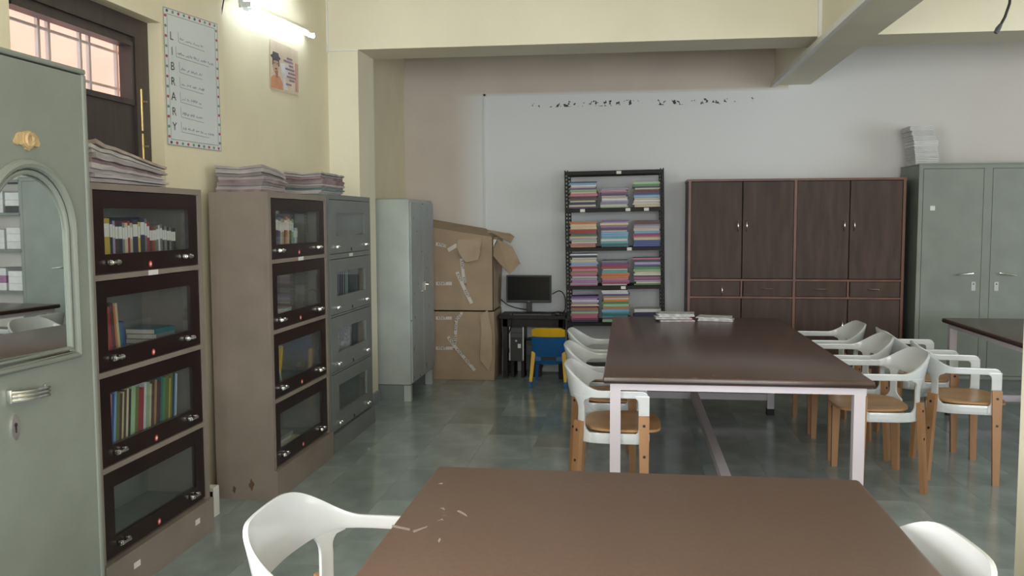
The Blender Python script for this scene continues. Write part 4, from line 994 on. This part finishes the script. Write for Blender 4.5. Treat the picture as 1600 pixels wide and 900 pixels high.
# seat
def seat_mesh():
    n = 40; out = []
    for i in range(n):
        a = 2*math.pi*i/n; c, s = math.cos(a), math.sin(a); e = .62
        x = math.copysign(abs(c)**e, c); y = math.copysign(abs(s)**e, s)
        out.append((.0+(.195 if x > 0 else .20)*x, (.236-.015*(x < 0)*abs(x))*y))
    V = []; F = []; R_ = [0, .35, .7, .93, 1]
    for top in (1, 0):
        for r_ in R_:
            for (x, y) in out:
                xx = x*r_; yy = y*r_; z = .447+.012*r_*r_*(1 if abs(yy) > .01 else 1)-.012*max(0, (xx-.08)/.115)**2
                V.append((xx, yy, z+(.009 if top else -.007)-(.004 if (r_ == 1 and top) else 0)))
    for t in (0, 1):
        k = t*5*n
        for q_ in range(4):
            for i in range(n):
                j = (i+1) % n; F.append((k+q_*n+i, k+q_*n+j, k+(q_+1)*n+j, k+(q_+1)*n+i))
    for i in range(n):
        j = (i+1) % n; F.append((4*n+i, 4*n+j, 9*n+j, 9*n+i))
    return MB().add(V, F)
seat_mesh().build('seat', oak_seat, ch, smooth=True)
MB().rbox(-.17, .10, -.22, .22, .412, .432, .006).build('seat_frame', white_p, ch)
for sg in (-1, 1):
    for sc, zt_, bo in ((.935, .545, (.006, .012)), (.30, .505, (-.025, .045))):
        p, n = plan(sc*sg); tx = Vector((-n.y, n.x, 0)); p = p+n*.018
        q_ = Vector((p.x+bo[0], p.y+sg*bo[1]*.5, 0)); p.z = zt_
        lg = MB().taper(p, q_, tx, .052, .024, .034, .030).build('leg', oak, ch)
        for zb in (zt_-.045, zt_-.20):
            u = (zt_-zb)/zt_; c = p.lerp(q_, u)+n*.012; r_ = []
            MB().tube([c-n*.004, c+n*.003], .0075, 8).build('bolt', bolt_m, lg)
def place(x, y, deg, label):
    global ch_used
    o = ch if not ch_used else copy_tree(ch); ch_used = True
    o.location = (x, y, 0); o.rotation_euler = (0, 0, R(deg)); o['label'] = label
ch_used = False
place(-.645, 2.205, 0, 'white and oak armchair at lower left, tucked under the nearest table')
place(.49, 2.13, 186, 'white armchair back at lower right corner of nearest table')
place(-.02, 4.71, 0, 'nearest white and oak armchair on left side of middle table')
place(-.075, 5.45, 0, 'second white armchair from camera on left side of middle table')
place(-.10, 6.13, 0, 'third, farthest white armchair on left side of middle table')
place(1.38, 5.36, 181, 'nearest white and oak armchair on right side of middle table')
place(1.385, 6.06, 179, 'second white armchair from camera on right side of middle table')
place(1.39, 6.76, 180, 'farthest white armchair on right side of middle table')
place(2.015, 5.62, -8, 'oak-legged white armchair facing right table, nearest the right column')
place(2.01, 6.36, -2, 'white armchair facing the right table, behind the nearer one')

# ================================================================== MAGAZINES on the middle table
rm = random.Random(9)
mg = [mat('magazine_%d' % i, c, .45, var=.35, scale=18) for i, c in enumerate(((.56, .60, .60), (.62, .62, .66), (.58, .55, .60), (.34, .30, .32), (.66, .66, .68), (.50, .12, .16)))]
z = .7505
for i, (x, y, w_, d_, th, rz, k) in enumerate(((.36, 6.93, .26, .20, .008, 8, 4), (.37, 6.95, .25, .19, .006, -5, 5), (.34, 6.94, .27, .20, .009, 3, 1), (.35, 6.95, .25, .20, .007, -8, 2), (.36, 6.97, .27, .19, .010, 5, 4), (.37, 6.98, .27, .20, .009, -4, 0))):
    o = MB().rbox(-w_/2, w_/2, -d_/2, d_/2, 0, th, .002).build('magazine', mg[k], keep=True); o.location = (x, y, z); o.rotation_euler = (0, 0, R(rz)); z += th+.0006
    tag(o, 'magazine, %s from bottom of the left pile on the middle table' % ORD[i+1], 'magazine', 'magazines on the middle table')
z = .7505
for i, (x, y, w_, d_, th, rz, k) in enumerate(((.67, 6.96, .26, .20, .010, -10, 2), (.665, 6.97, .25, .20, .009, -6, 4), (.655, 6.97, .25, .19, .008, -14, 1))):
    o = MB().rbox(-w_/2, w_/2, -d_/2, d_/2, 0, th, .003).build('magazine', mg[k], keep=True); o.location = (x, y, z); o.rotation_euler = (0, 0, R(rz)); z += th+.0006
    tag(o, 'magazine, %s from bottom of the right pile on the middle table' % ORD[i+1], 'magazine', 'magazines on the middle table')
